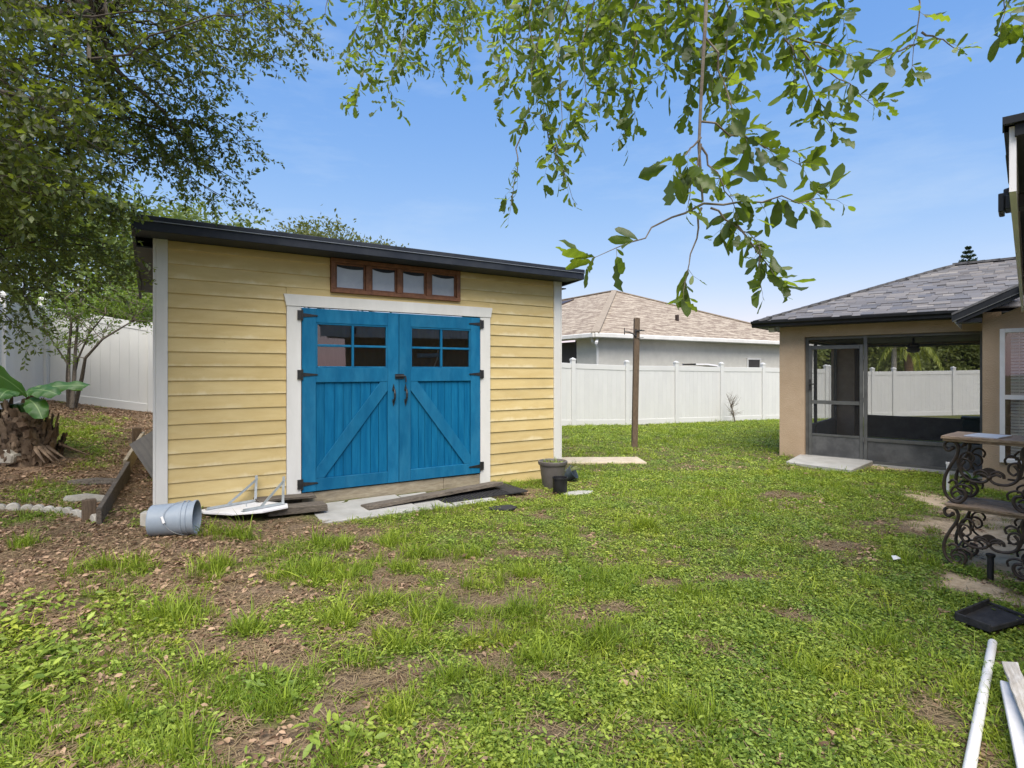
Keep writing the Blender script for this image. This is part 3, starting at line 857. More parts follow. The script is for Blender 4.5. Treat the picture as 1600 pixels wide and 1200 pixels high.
# ------------------------------------------------------------------ the yellow shed
def build_shed():
    root = thing('shed', 'yellow lap sided garden shed with blue double barn doors and a dark flat roof', 'shed', (SL.x, SL.y, 0), SA)
    W, T, D = SW, 0.104, 3.0
    TOP = 2.96
    FZ = 0.19                                    # floor level
    DA, DM, DB, DT = 1.290, 2.4435, 3.597, 2.335
    DA, DM, DB = [x * SW / 4.848 for x in (DA, DM, DB)]
    WA, WB = 1.6255 * SW / 4.848, 3.287 * SW / 4.848
    CA, CB = 1.132 * SW / 4.848, 3.757 * SW / 4.848
    # structural walls
    fw = MB()
    fw.box(-T, DA - .01, .0, .09, FZ, TOP); fw.box(DB + .01, W + T, 0, .09, FZ, TOP)
    fw.box(DA - .01, WA, .0, .09, DT + .02, TOP); fw.box(WB, DB + .01, 0, .09, DT + .02, TOP); fw.box(WA, WB, 0, .09, DT + .02, 2.54)
    fw.build('front_wall', M['inside'], root)
    MB().box(-T, -T + .09, .09, D, FZ - .3, TOP - .02).build('side_wall', M['siding'], root)
    MB().box(W + T - .09, W + T, .09, D, FZ - .3, TOP - .02).build('side_wall', M['siding'], root)
    MB().box(-T, W + T, D, D + .09, FZ - .3, TOP - .3).build('back_wall', M['siding'], root)
    MB().box(-T + .01, W + T - .01, .02, D, FZ - .16, FZ).build('floor', M['old_wood'], root)
    # siding boards, each its own
    cache = {}
    def board(s0, s1, z, h=E_ + .02):
        k = (round(s1 - s0, 3), round(h, 3))
        if k not in cache:
            L = s1 - s0
            cache[k] = MB().prism([(-.020, 0), (-.019, .012), (-.003, h), (0.0, h), (0.0, 0)], .0015, L - .0015, 'x').mesh('siding_board', M['siding'], bevel=.0015)
        o = put('siding_board', cache[k], root, (s0, 0, z), (R(random.uniform(-.12, .12)), R(random.uniform(-.04, .04)), 0))
        return o
    z0 = 0.129
    for k in range(0, 19):
        z = z0 + k * E_
        h = min(E_ + .02, TOP - z - .002)
        if h < .03: continue
        top = z + h
        if z < 2.48:
            hb = h
            board(.0, CA - .001 if top < 2.49 else CA - .001, z, hb)
            board(CB + .001, W, z, hb)
        else:
            board(.0, WA - .012, z, h); board(WB + .012, W, z, h)
    board(CB + .001, W, z0 - E_)
    # bits between casing head and window
    for xa, xb, zz in ((CA, WA - .013, 2.574), (WA - .012, WB + .012, 2.541), (WB + .013, CB, 2.574)):
        MB().prism([(-.018, 2.475), (-.012, zz), (0, zz), (0, 2.475)], xa, xb, 'x').build('siding_board', M['siding'], root)
    # corner boards
    for x0, x1 in ((-T, 0), (W, W + T + .014)):
        MB().box(x0, x1, -.034, -.001, 0.02 if x0 > 0 else .15, TOP).build('corner_board', M['white_trim'], root, bevel=.003)
    MB().box(-T - .026, -T - .001, -.034, .10, .15, TOP).build('corner_board', M['white_trim'], root, bevel=.003)
    MB().box(W + T + .016, W + T + .040, -.034, .10, .02, TOP).build('corner_board', M['white_trim'], root, bevel=.003)
    # door casing
    MB().box(CA, DA - .004, -.042, 0, FZ - .02, DT + .012).build('door_casing', M['white_trim'], root, bevel=.003)
    MB().box(DB + .004, CB, -.042, 0, FZ - .16, DT + .012).build('door_casing', M['white_trim'], root, bevel=.003)
    MB().prism([(CA - .005, DT + .014), (CB + .005, DT + .014), (CB + .03, DT + .14), (CB + .025, DT + .15), (CA - .035, DT + .15), (CA - .03, DT + .135)], -.050, 0).build('head_casing', M['white_trim'], root, bevel=.003)
    # weathered rim under the doors
    MB().box(CA + .17, DB - .55, -.022, .015, -.05, FZ - .012).build('rim_board', M['sill_wood'], root, bevel=.004)
    MB().box(DB - .545, DB + .004, -.020, .015, -.05, FZ - .014).build('rim_board', M['sill_wood'], root, bevel=.004)
    # doors
    for side in (0, 1):
        a, b = (DA + .004, DM - .003) if side == 0 else (DM + .003, DB - .004)
        zb, zt = FZ + .003, DT
        d = MB()
        d.box(a + .02, b - .02, -.010, .012, zb + .02, 1.50)
        door = d.build('door', M['blue_board'], root)
        st = .155
        inner0, inner1 = (a + st, b - st + .01)
        y0 = -.052
        def piece(name, x0, x1, z0_, z1_, yf=y0, mat='blue_rail', bev=.004): return MB().box(x0, x1, yf, -.011, z0_, z1_).build(name, M[mat], door, bevel=bev)
        piece('stile', a, inner0, zb, zt); piece('stile', inner1, b, zb, zt)
        piece('rail', inner0, inner1, zt - .165, zt, y0 + .002); piece('rail', inner0, inner1, 1.468, 1.638, y0 + .002); piece('rail', inner0, inner1, zb, zb + .145, y0 + .002)
        # lower boards
        nb = 8 if side == 0 else 9
        e = 0.0
        ws = [random.uniform(.85, 1.15) for _ in range(nb)]
        tot = sum(ws)
        x = inner0
        for w_ in ws:
            wd = (inner1 - inner0) * w_ / tot
            piece('board', x + .002, x + wd - .002, zb + .145, 1.468, -.022 - random.uniform(0, .004), 'blue_board', .003)
            x += wd
        # diagonal brace
        zl, zh = zb + .145, 1.468
        hw = .072
        p0, p1 = Vector((inner0 + .02, zl + .02)), Vector((inner1 - .02, zh - .02))
        if side == 1: p0, p1 = Vector((inner0 + .02, zh - .02)), Vector((inner1 - .02, zl + .02))
        dr = (p1 - p0).normalized()
        nn = Vector((-dr.y, dr.x)) * hw
        q0, q1 = p0 - dr * .5, p1 + dr * .5
        poly = clip_poly([tuple(q0 - nn), tuple(q1 - nn), tuple(q1 + nn), tuple(q0 + nn)], inner0 + .001, inner1 - .001, zl + .001, zh - .001)
        MB().prism(poly, y0 + .004, -.027).build('brace', M['blue_rail'], door, bevel=.004)
        # window: four panes, muntins, curtain behind
        wz0, wz1 = 1.638, zt - .165
        xm, zm = (inner0 + inner1) / 2, (wz0 + wz1) / 2
        for bx in ((inner0, inner0 + .02, wz0, wz1), (inner1 - .02, inner1, wz0, wz1), (inner0 + .021, inner1 - .021, wz0, wz0 + .02), (inner0 + .021, inner1 - .021, wz1 - .02, wz1)):
            MB().box(bx[0], bx[1], -.044, -.012, bx[2], bx[3]).build('glazing_bead', M['blue_rail'], door, bevel=.003)
        piece('muntin', xm - .014, xm + .014, wz0 + .021, wz1 - .021, -.044)
        piece('muntin', inner0 + .021, xm - .015, zm - .014, zm + .014, -.042); piece('muntin', xm + .015, inner1 - .021, zm - .014, zm + .014, -.042)
        for i in (0, 1):
            for j in (0, 1):
                x0, x1 = (inner0 + .02, xm - .01) if i == 0 else (xm + .01, inner1 - .02)
                q0, q1 = (wz0 + .02, zm - .01) if j == 0 else (zm + .01, wz1 - .02)
                MB().box(x0, x1, -.024, -.020, q0, q1).build('pane', M['pane'], door, rz=R(random.uniform(-.15, .15)))
        cu = MB()
        n = 46
        vs_ = []
        for i in range(n + 1):
            xx = inner0 - .03 + (inner1 - inner0 + .06) * i / n
            yy = .05 + .012 * math.sin(i * 1.35) + .006 * math.sin(i * .6)
            vs_ += [(xx, yy, wz0 - .06), (xx, yy, wz1 + .05)]
        cu.add(vs_, [(2 * i, 2 * i + 2, 2 * i + 3, 2 * i + 1) for i in range(n)])
        cu.build('curtain', M['curtain'], door, smooth=True)
        if side == 1:
            MB().tube([(inner0 + .12, .02, zm - .10), (inner0 + .33, .025, zm - .095), (inner0 + .42, .022, zm - .085)], [.030, .026, .028], 8).build('rolled_tape', M['blue_tape'], door)
            MB().tube([(inner0 + .36, .03, wz0 + .01), (inner0 + .41, .03, zm - .13), (inner0 + .42, .03, zm - .02)], .009, 6).build('hook', M['steel'], door)
        # hinges
        hx = a if side == 0 else b
        sg = 1 if side == 0 else -1
        for hz in (DT - .085, 1.56, FZ + .10):
            h = MB().box(min(hx - sg * .052, hx - sg * .004), max(hx - sg * .052, hx - sg * .004), -.062, -.043, hz - .055, hz + .055)
            h.tube([(hx, -.060, hz - .06), (hx, -.060, hz + .06)], .011, 8)
            h.prism([(hx, hz - .024), (hx + sg * .06, hz - .018), (hx + sg * .165, hz - .008), (hx + sg * .18, hz), (hx + sg * .165, hz + .008), (hx + sg * .06, hz + .018), (hx, hz + .024)], -.060, -.0525)
            h.build('hinge', M['black_iron'], door)
        # pull handle
        px_ = DM - .075 if side == 0 else DM + .085
        hd = MB()
        hd.prism([(px_ - .014, 1.39), (px_, 1.44), (px_ + .014, 1.39), (px_ + .016, 1.35), (px_ - .016, 1.35)], -.060, -.053)
        hd.prism([(px_ - .014, 1.205), (px_, 1.155), (px_ + .014, 1.205), (px_ + .016, 1.245), (px_ - .016, 1.245)], -.060, -.053)
        hd.tube([(px_, -.060, 1.38), (px_, -.092, 1.365), (px_, -.104, 1.32), (px_, -.104, 1.275), (px_, -.092, 1.235), (px_, -.060, 1.215)], [.010, .011, .014, .014, .011, .010], 8)
        hd.build('door_handle', M['black_iron'], door)
    lt = MB().box(DM - .055, DM + .06, -.066, -.053, 1.505, 1.565)
    lt.tube([(DM - .06, -.074, 1.537), (DM + .075, -.074, 1.537)], .010, 8)
    lt.tube([(DM + .075, -.074, 1.537), (DM + .082, -.08, 1.50), (DM + .08, -.08, 1.46)], .008, 6)
    lt.build('latch', M['black_iron'], root)
    # transom window
    tw = MB()
    zb, zt = 2.542, TOP - .006
    tw.box(WA - .01, WB + .01, -.055, .04, zt - .05, zt); tw.box(WA - .01, WB + .01, -.055, .04, zb, zb + .045)
    tw.box(WA - .01, WA + .045, -.052, .04, zb + .046, zt - .051); tw.box(WB - .045, WB + .01, -.052, .04, zb + .046, zt - .051)
    win = tw.build('transom_window', M['window_wood'], root, bevel=.003)
    step = (WB - WA - .09) / 4
    for i in range(4):
        x0 = WA + .045 + step * i
        if i: MB().box(x0 - .035, x0 + .035, -.045, .03, zb + .047, zt - .052).build('mullion', M['window_wood'], win, bevel=.003)
        sx0, sx1 = x0 + (.036 if i else .002), x0 + step - (.036 if i < 3 else .002)
        s = MB()
        s.box(sx0, sx1, -.022, .02, zb + .047, zb + .068); s.box(sx0, sx1, -.022, .02, zt - .073, zt - .052)
        s.box(sx0, sx0 + .02, -.022, .02, zb + .069, zt - .074); s.box(sx1 - .02, sx1, -.022, .02, zb + .069, zt - .074)
        s.build('sash', M['window_wood'], win, bevel=.002)
        MB().box(sx0 + .018, sx1 - .018, -.004, .002, zb + .066, zt - .071).build('pane', M['transom_pane'], win)
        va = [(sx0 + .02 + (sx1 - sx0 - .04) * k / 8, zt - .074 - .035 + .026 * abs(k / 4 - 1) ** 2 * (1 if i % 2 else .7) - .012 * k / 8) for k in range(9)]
        MB().prism(va + [(sx1 - .02, zt - .074), (sx0 + .02, zt - .074)], -.008, -.005).build('top_scallop', M['roof_metal'], win)  # dark scalloped strip just in front of the pane's top edge
    # roof: soffit, fascia, drip edge, slab falling to the rear
    OV, OS = .375, .20
    x0, x1 = -T - OS, W + T + OS - .02
    slope = -.05
    MB().box(x0 + .02, x1 - .02, -OV + .02, 0.0, TOP + .001, TOP + .014).build('soffit', M['soffit_dark'], root)
    MB().box(x0, x1, -OV - .02, -OV + .018, TOP - .004, TOP + .085).build('fascia', M['roof_metal'], root, bevel=.004)
    MB().box(x0 - .012, x1 + .012, -OV - .034, -OV + .01, TOP + .0865, TOP + .094).build('drip_edge', M['drip_line'], root)
    MB().box(x0 - .008, x1 + .008, -OV - .026, -OV + .01, TOP + .0955, TOP + .142).build('fascia_cap', M['roof_metal'], root, bevel=.005)
    for xa, xb in ((x0, x0 + .03), (x1 - .03, x1)):
        m = MB().prism([(-OV + .019, TOP - .004), (-OV + .019, TOP + .135), (D + .3, TOP + .135 + slope * D - .12), (D + .3, TOP - .004 + slope * D - .12)], xa, xb, 'x')
        m.build('side_fascia', M['roof_metal'], root)
    MB().prism([(-OV + .012, TOP + .10), (-OV + .012, TOP + .14), (D + .3, TOP + .14 + slope * D - .12), (D + .3, TOP + .10 + slope * D - .12)], x0 + .031, x1 - .031, 'x').build('roof', M['roof_metal'], root)
    MB().box(x0 + .031, -T, .0, D, TOP - .1, TOP - .085).build('soffit', M['soffit_dark'], root)
    MB().box(W + T, x1 - .031, .0, D, TOP - .1, TOP - .085).build('soffit', M['soffit_dark'], root)
    return root
build_shed()
# ------------------------------------------------------------------ the house on the right: screened porch, wing with the window, near eave
TH = R(41.0)
HV = Vector((math.cos(TH), -math.sin(TH), 0))      # along the porch front, to the right and towards us
HW = Vector((math.sin(TH), math.cos(TH), 0))       # into the porch
_d = 2.1 * F / 177
_P1 = Vector(((1257 - 800) / F * _d, _d, 0))
def _solve(p, u, px):
    """t so that p + t u lies on the sight line of column px"""
    q = (px - 800) / F
    return (q * p.y - p.x) / (u.x - q * u.y)
H0 = _P1 + HV * _solve(_P1, HV, 1218)
def hx(px, y):
    """porch-local x of the point at local depth y seen in column px"""
    p = H0 + HW * y
    return _solve(p, HV, px)
def hl(p):
    d = Vector((p.x - H0.x, p.y - H0.y, 0))
    return d.dot(HV), d.dot(HW)

def build_house():
    root = thing('house', 'tan stucco house with a screened porch and grey shingle roof on the right side', 'house', (H0.x, H0.y, 0), -TH)
    def B(name, mat, x0, x1, y0, y1, z0, z1, parent=root, bevel=0):
        return MB().box(x0, x1, y0, y1, z0, z1).build(name, M[mat], parent, bevel=bevel)
    XO = hx(1257, 0)                          # left side of the opening
    XP = hx(1351, 0)                          # post right of the screen door
    YW = -1.255                               # the wing's wall stands this far in front
    XW = hx(1535, YW)
    HD, TOP = 2.233, 2.43
    DEP = 4.7
    # masonry
    B('pier', 'stucco', 0, XO, 0, .30, -.3, TOP)
    B('beam', 'stucco', XO, XW, .0, .30, HD, TOP)
    B('beam', 'stucco', 0, .25, .30, DEP, HD, TOP)
    B('beam', 'stucco', 0, XW, DEP, DEP + .25, HD, TOP)
    B('rear_column', 'inner_stucco', 0, .50, DEP - .40, DEP, -.3, HD)
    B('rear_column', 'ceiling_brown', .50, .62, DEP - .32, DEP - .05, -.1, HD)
    B('porch_floor', 'concrete', .02, XW, .02, DEP, -.3, -.012)
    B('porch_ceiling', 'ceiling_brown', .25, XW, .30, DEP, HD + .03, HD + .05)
    B('side_wall', 'stucco', XW, XW + .2, YW + .2, DEP + .3, -.4, TOP)
    # screens and aluminium frame
    def opening(ax, c, s0, s1, posts, kick, mat_scr, light=False):
        """ax 'x': runs along x at y=c ; ax 'y': runs along y at x=c"""
        fm = 'alu_bronze'
        def bx(name, mat, a0, a1, z0, z1, t0=-.03, t1=.03, par=root):
            if ax == 'x': return B(name, mat, a0, a1, c + t0, c + t1, z0, z1, par)
            return B(name, mat, c + t0, c + t1, a0, a1, z0, z1, par)
        for p in posts: bx('screen_post', 'alu_light' if light else fm, p - .027, p + .027, -.01, HD - .002)
        ps = sorted(posts)
        for a0, a1 in zip(ps[:-1], ps[1:]):
            bx('kick_panel', 'kick', a0 + .028, a1 - .028, .035, kick - .028, -.008, .008)
            bx('screen_rail', fm, a0 + .028, a1 - .028, kick - .027, kick + .027)
            bx('screen_rail', fm, a0 + .028, a1 - .028, -.01, .034)
            bx('screen', mat_scr, a0 + .028, a1 - .028, kick + .028, HD - .045, -.002, .002)
            bx('screen_rail', fm, a0 + .028, a1 - .028, HD - .044, HD - .003)
    opening('x', .10, XP, XW - .03, [XP, XW - .03], .405, 'screen', True)
    opening('y', .10, .33, DEP - .43, [.33, 2.3, DEP - .43], .44, 'screen_far')
    opening('x', DEP + .1, .65, XW - .03, [.65, XW - .03], .50, 'screen_far')
    # frame over the screen door
    B('screen_post', 'alu_bronze', XO + .001, XO + .05, .07, .13, -.01, HD - .002)
    B('screen_rail', 'alu_bronze', XO + .051, XP - .028, .07, .13, HD - .05, HD - .003)
    B('screen', 'screen', XO + .051, XP - .028, .098, .102, 2.075, HD - .051)
    # screen door
    d0, d1 = XO + .055, XP - .032
    dr = MB()
    yb0, yb1 = .055, .095
    dr.box(d0, d0 + .055, yb0, yb1, .0, 2.07); dr.box(d1 - .055, d1, yb0, yb1, .0, 2.07)
    dr.box(d0 + .056, d1 - .056, yb0, yb1, 2.0, 2.07); dr.box(d0 + .056, d1 - .056, yb0, yb1, 0, .06)
    door = dr.build('screen_door', M['alu_light'], root, bevel=.004)
    B('kick_panel', 'kick', d0 + .057, d1 - .057, yb0 + .012, yb1 - .012, .061, .42, door)
    B('door_rail', 'alu_light', d0 + .057, d1 - .057, yb0, yb1, .421, .455, door)
    B('door_rail', 'alu_light', d0 + .057, d1 - .057, yb0 - .004, yb1, 1.0, 1.065, door)
    B('screen', 'screen', d0 + .057, d1 - .057, .073, .076, .456, .999, door)
    B('screen', 'screen', d0 + .057, d1 - .057, .073, .076, 1.066, 1.999, door)
    hd = MB().box(d0 + .012, d0 + .045, .030, .054, 1.25, 1.45)
    hd.tube([(d0 + .03, .035, 1.36), (d0 + .03, .005, 1.36), (d0 + .12, .0, 1.365)], .012, 6)
    hd.build('door_handle', M['black_iron'], door)
    for hz in (.35, 1.05, 1.8): B('hinge', 'alu_light', d1 - .004, d1 + .02, .040, .056, hz, hz + .09, door)
    # porch roof
    OV, EZ, PI_ = .33, 2.535, .40
    RD = DEP + .25 + 2 * OV                   # plan depth of the roof
    m = RD / 2
    XE = XW + 6.0
    e0, e1 = V(-OV, -OV, EZ), V(XE, -OV, EZ)
    h0, h1 = V(-OV + m, -OV + m, EZ + PI_ * m), V(XE, -OV + m, EZ + PI_ * m)
    r0, r1 = V(-OV, -OV + RD, EZ), V(XE, -OV + RD, EZ)
    rf = MB().add([e0, e1, h1, h0, r0, r1], [(0, 1, 2, 3), (4, 0, 3), (5, 4, 3, 2)])
    rf.add([p + V(0, 0, -.06) for p in (e0, e1, h1, h0, r0, r1)], [(3, 2, 1, 0), (3, 0, 4), (2, 3, 4, 5)])
    roof = rf.build('roof', M['ridge_grey'], root)
    # shingles on the porch front, course by course
    sl = math.hypot(1, PI_)
    nx_, nz_ = -PI_ / sl, 1 / sl
    ex = .118
    bank = []
    for k in range(5):
        w = (.13, .18, .23, .29, .155)[k]
        th = (.010, .026, .012, .024, .016)[k]
        bank.append((w, MB().prism([(.0015, 0), (w - .0015, 0), (w - .0015, ex + .01), (.0015, ex + .01)], 0, th, 'z').mesh('shingle', M['shingle'])))
    rx = math.atan(PI_)
    xr = hx(1600, -.2) + .55
    n_sh, rest, rest_t = 0, MB(), []
    courses = int(m * sl / ex)
    for c in range(courses):
        y = c * ex / sl
        xa = -OV + y + .03
        x = xa - random.uniform(0, .12)
        while x < xr:
            w, me = random.choice(bank)
            if x >= xa - .02 and n_sh < 300:
                o = put('shingle', me, roof, (x, -OV + y, EZ + PI_ * y + .004), (rx, 0, 0))
                n_sh += 1
            elif x >= xa - .02:
                th = random.choice((.012, .026, .018))
                y1, z0_, z1_ = y + ex / sl, EZ + PI_ * y + .004, EZ + PI_ * (y + ex / sl) + .002
                q = [(x, -OV + y, z0_), (x + w - .003, -OV + y, z0_), (x + w - .003, -OV + y, z0_ + th), (x, -OV + y, z0_ + th), (x + w - .003, -OV + y1, z1_ + th * .6), (x, -OV + y1, z1_ + th * .6)]
                rest.add(q, [(0, 1, 2, 3), (3, 2, 4, 5)])
                rest_t += [random.random()] * 2
            x += w
    if rest.v: tag(put('shingles', fast_mesh('shingles', np.array(rest.v), np.array(rest.f), M['shingle'], rest_t), root), kind='stuff')
    # hip and ridge caps
    L = (h0 - e0).length
    for i in range(int(L / .2)):
        p, q = e0.lerp(h0, i * .2 / L), e0.lerp(h0, min(1, (i * .2 + .27) / L))
        MB().bar(p + V(0, 0, .012), q + V(0, 0, .006), .22, .040).build('hip_cap', M['ridge_grey'], roof)
    for i in range(14):
        MB().bar(h0 + V(i * .22, 0, .010), h0 + V(i * .22 + .26, 0, .016), .24, .040).build('ridge_cap', M['ridge_grey'], roof)
    # gutter (K profile), drip line, soffit
    gp = [(-OV - .01, EZ - .115), (-OV - .055, EZ - .10), (-OV - .06, EZ - .06), (-OV - .10, EZ - .035), (-OV - .105, EZ + .005), (-OV - .09, EZ + .005), (-OV - .02, EZ - .01)]
    MB().prism(gp, -OV - .06, XW - .20, 'x').build('gutter', M['gutter_black'], root)
    MB().prism([(p[0], p[1]) for p in gp], -OV + .02, RD - OV, 'y').build('gutter', M['gutter_black'], root)
    B('soffit', 'soffit_dark', -OV, XW, -OV + .0, 0, TOP + .001, TOP + .012)
    B('soffit', 'soffit_dark', -OV, 0, 0.001, RD - OV, TOP + .001, TOP + .012)
    B('junction_box', 'plastic_white', -.17, -.06, -.10, -.02, TOP - .085, TOP - .002, bevel=.006)
    # wing wall with the window
    zc = 2.273
    pitch = .49
    XI = XW + 1.05
    def zr(x): return zc + pitch * (x - XW)
    wx0 = hx(1562, YW)
    wp = MB()
    wz0, wz1 = 1.6 - (722 - HZ) / F * (H0 + HW * YW + HV * wx0).y, 1.6 + (HZ - 514) / F * (H0 + HW * YW + HV * wx0).y
    wx1 = wx0 + .62
    wp.prism([(XW, -.4), (wx0, -.4), (wx0, zr(wx0)), (XW, zr(XW))], YW, YW + .18)
    wp.prism([(wx0, -.4), (wx1, -.4), (wx1, wz0), (wx0, wz0)], YW, YW + .18)
    wp.prism([(wx0, wz1), (wx1, wz1), (wx1, zr(wx1)), (wx0, zr(wx0))], YW, YW + .18)
    wp.prism([(wx1, -.4), (XI, -.4), (XI, zr(XI)), (wx1, zr(wx1))], YW, YW + .18)
    wp.build('wing_wall', M['stucco'], root)
    win = MB()
    fw = .055
    win.box(wx0, wx0 + fw, YW - .035, YW + .05, wz0, wz1); win.box(wx1 - fw, wx1, YW - .035, YW + .05, wz0, wz1)
    win.box(wx0 + fw, wx1 - fw, YW - .035, YW + .05, wz1 - fw, wz1); win.box(wx0 + fw, wx1 - fw, YW - .035, YW + .05, wz0, wz0 + fw)
    w = win.build('window', M['plastic_white'], root, bevel=.004)
    zmid = (wz0 + wz1) / 2 - .02
    B('meeting_rail', 'plastic_white', wx0 + fw, wx1 - fw, YW - .012, YW + .045, zmid - .03, zmid + .03, w)
    B('pane', 'house_pane', wx0 + fw - .004, wx1 - fw + .004, YW + .010, YW + .014, zmid + .03, wz1 - fw, w)
    B('pane', 'house_pane', wx0 + fw - .004, wx1 - fw + .004, YW + .030, YW + .034, wz0 + fw, zmid - .03, w)
    sm = MB().box(0, wx1 - wx0 - .20, -.025, .025, -.0015, .0015).mesh('blind_slat', M['blind'])
    z = wz1 - fw - .03
    while z > wz0 + fw + .02:
        put('blind_slat', sm, w, (wx0 + .115, YW + .085, z), (R(38), 0, 0))
        z -= .042
    for x in (wx0 + .20, wx1 - .2): MB().tube([(x, YW + .06, wz1 - fw), (x, YW + .06, wz0 + fw)], .003, 5).build('blind_cord', M['blind'], w)
    B('room_back', 'inside', wx0 - .1, XI, YW + .8, YW + .85, -.1, 2.3)
    # rake of the wing: boxed return, fascia, soffit
    RY = YW - .30
    rx0 = hx(1487, RY)
    zt = lambda x: 1.6 + (HZ - 493) / F * (H0 + HW * RY + HV * rx0).y + pitch * (x - rx0)
    xt = hx(1593, RY) + .06
    def rakepoly(lo, hi, xa, xb): return [(xa, zt(xa) + lo), (xb, zt(xb) + lo), (xb, zt(xb) + hi), (xa, zt(xa) + hi)]
    MB().prism(rakepoly(-.085, 0, rx0, xt), RY - .02, RY).build('rake_fascia', M['gutter_black'], root)
    MB().prism(rakepoly(-.097, -.086, rx0 + .01, xt), RY - .035, RY).build('rake_trim', M['alu_light'], root)
    MB().prism(rakepoly(-.150, -.098, rx0 + .05, xt + .3), RY - .012, RY + .01).build('rake_fascia', M['gutter_black'], root)
    MB().prism(rakepoly(-.125, -.11, rx0 + .05, xt + .5), RY + .011, YW).build('soffit', M['soffit_dark'], root)
    MB().prism([(rx0 + .06, zc - .005), (XW, zc - .005), (XW, zc + .05), (rx0 + .06, zc + .05)], RY + .02, YW).build('eave_return', M['gutter_black'], root)
    MB().prism([(rx0 + .03, zc - .0), (rx0 + .058, zc - .03), (rx0 + .058, zc + .06), (rx0, zc + .05)], RY + .02, YW + 1.0).build('fascia', M['fascia_grey'], root)
    MB().add([(rx0, RY - .03, zt(rx0)), (xt, RY - .03, zt(xt)), (xt, YW + 1.2, zt(xt)), (rx0, YW + 1.2, zt(rx0)),
              (rx0, RY - .03, zt(rx0) + .03), (xt, RY - .03, zt(xt) + .03), (xt, YW + 1.2, zt(xt) + .03), (rx0, YW + 1.2, zt(rx0) + .03)],
             [(0, 1, 2, 3), (4, 7, 6, 5), (0, 4, 5, 1), (1, 5, 6, 2), (2, 6, 7, 3), (3, 7, 4, 0)]).build('wing_roof', M['ridge_grey'], root)
    # near eave that runs towards the camera and the wall under it
    A1 = H0 + HW * RY + HV * hx(1594, RY)
    ez = 1.6 + (HZ - 452) / F * A1.y
    dn = (ez - 1.6) * F / (HZ - 192)
    A2 = Vector(((1571 - 800) / F * dn, dn, 0))
    a1, a2 = Vector((*hl(A1), 0)), Vector((*hl(A2), 0))
    a1.z = a2.z = ez
    dd = (a2 - a1).normalized()
    px_ = Vector((-dd.y, dd.x, 0))                 # to the house side
    if px_.x < 0: px_ = -px_
    FH = .30
    def strip(name, mat, o0, o1, z0, z1, ext=0.0):
        q = [a1 + px_ * o0, a2 + px_ * o0 + dd * ext, a2 + px_ * o1 + dd * ext, a1 + px_ * o1]
        mb = MB()
        mb.add([V(p.x, p.y, ez + z0) for p in q] + [V(p.x, p.y, ez + z1) for p in q], [(3, 2, 1, 0), (4, 5, 6, 7), (0, 1, 5, 4), (1, 2, 6, 5), (2, 3, 7, 6), (3, 0, 4, 7)])
        return mb.build(name, M[mat], root)
    strip('fascia', 'fascia_grey', 0.012, .035, -FH, -.022)
    strip('drip_edge', 'gutter_black', -.004, .10, -.02, .012, .02)
    strip('soffit', 'soffit_dark', .036, .62, -.065, -.05)
    # end of the eave along the front
    q0 = a2 + V(-.01, -.01, 0)
    MB().prism([(q0.y - .012, ez - .07), (q0.y + .012, ez - .07), (q0.y + .012, ez - .021), (q0.y - .012, ez - .021)], q0.x + .04, q0.x + 5.0, 'x').build('fascia', M['gutter_black'], root)
    MB().box(q0.x, q0.x + 5, q0.y - .035, q0.y + .08, ez - .02, ez + .012).build('drip_edge', M['gutter_black'], root)
    MB().box(q0.x + .66, q0.x + 5, q0.y + .013, q0.y + .60, ez - .065, ez - .05).build('soffit', M['soffit_dark'], root)
    wa, wb = a1 + px_ * .60, a2 + px_ * .60 - dd * .55
    mb = MB()
    o = px_ * .2
    q = [wa - dd * -.25, wb, wb + o, wa + o - dd * -.25]
    mb.add([V(p.x, p.y, -.4) for p in q] + [V(p.x, p.y, ez - .066) for p in q], [(3, 2, 1, 0), (4, 5, 6, 7), (0, 1, 5, 4), (1, 2, 6, 5), (2, 3, 7, 6), (3, 0, 4, 7)])
    mb.build('near_wall', M['stucco'], root)
    MB().box(wb.x + .201, wb.x + 5, wb.y, wb.y + .2, -.4, ez - .066).build('near_wall', M['stucco'], root)
    t = V(3.2, 3.2, 1.3)
    MB().add([V(a2.x - .01, a2.y - .03, ez + .014), V(a1.x - .01, a1.y, ez + .014), V(a1.x + 3.2, a1.y, ez + 1.3), V(a2.x + 3.2, a2.y + 3.2, ez + 1.3), V(a2.x + 5, a2.y - .03, ez + .014), V(a2.x + 5, a2.y + 3.2, ez + 1.3)],
             [(0, 1, 2, 3), (0, 3, 5, 4)]).build('near_roof', M['ridge_grey'], root)
    # row of starter shingles showing along the near roof edge
    n = 12
    for i in range(n):
        p, q_ = a1.lerp(a2, i / n), a1.lerp(a2, (i + .998) / n)
        MB().bar(p + px_ * (.038 + .004 * (i % 2)) + V(0, 0, .019), q_ + px_ * (.038 + .004 * (i % 2)) + V(0, 0, .019), .10, .010).build('edge_shingle', M['ridge_grey'], root)
    # floodlight on the fascia
    pf = H0 + HW * 0
    fd = (ez - .19 - 1.6) * F / (HZ - 322)
    tt = min(max((Vector((*hl(Vector(((1583 - 800) / F * fd, fd, 0))), 0)) - a1).dot(dd), 0), (a2 - a1).length)
    c = a1 + dd * tt + px_ * .02
    fl = MB()
    fl.tube([c + V(0, 0, -.10), c - px_ * .03 + V(0, 0, -.10), c - px_ * .03 + V(0, 0, -.17)], .018, 8)
    cc = c + px_ * .012 - dd * -.06 + V(0, 0, -.19)
    fl.bar(cc + px_ * .06 - dd * .0, cc - px_ * .05, .12, .07)
    fl.bar(cc - px_ * .051, cc - px_ * .075, .145, .095)
    fl.build('floodlight', M['black_iron'], root, bevel=.006)
    return root
build_house()

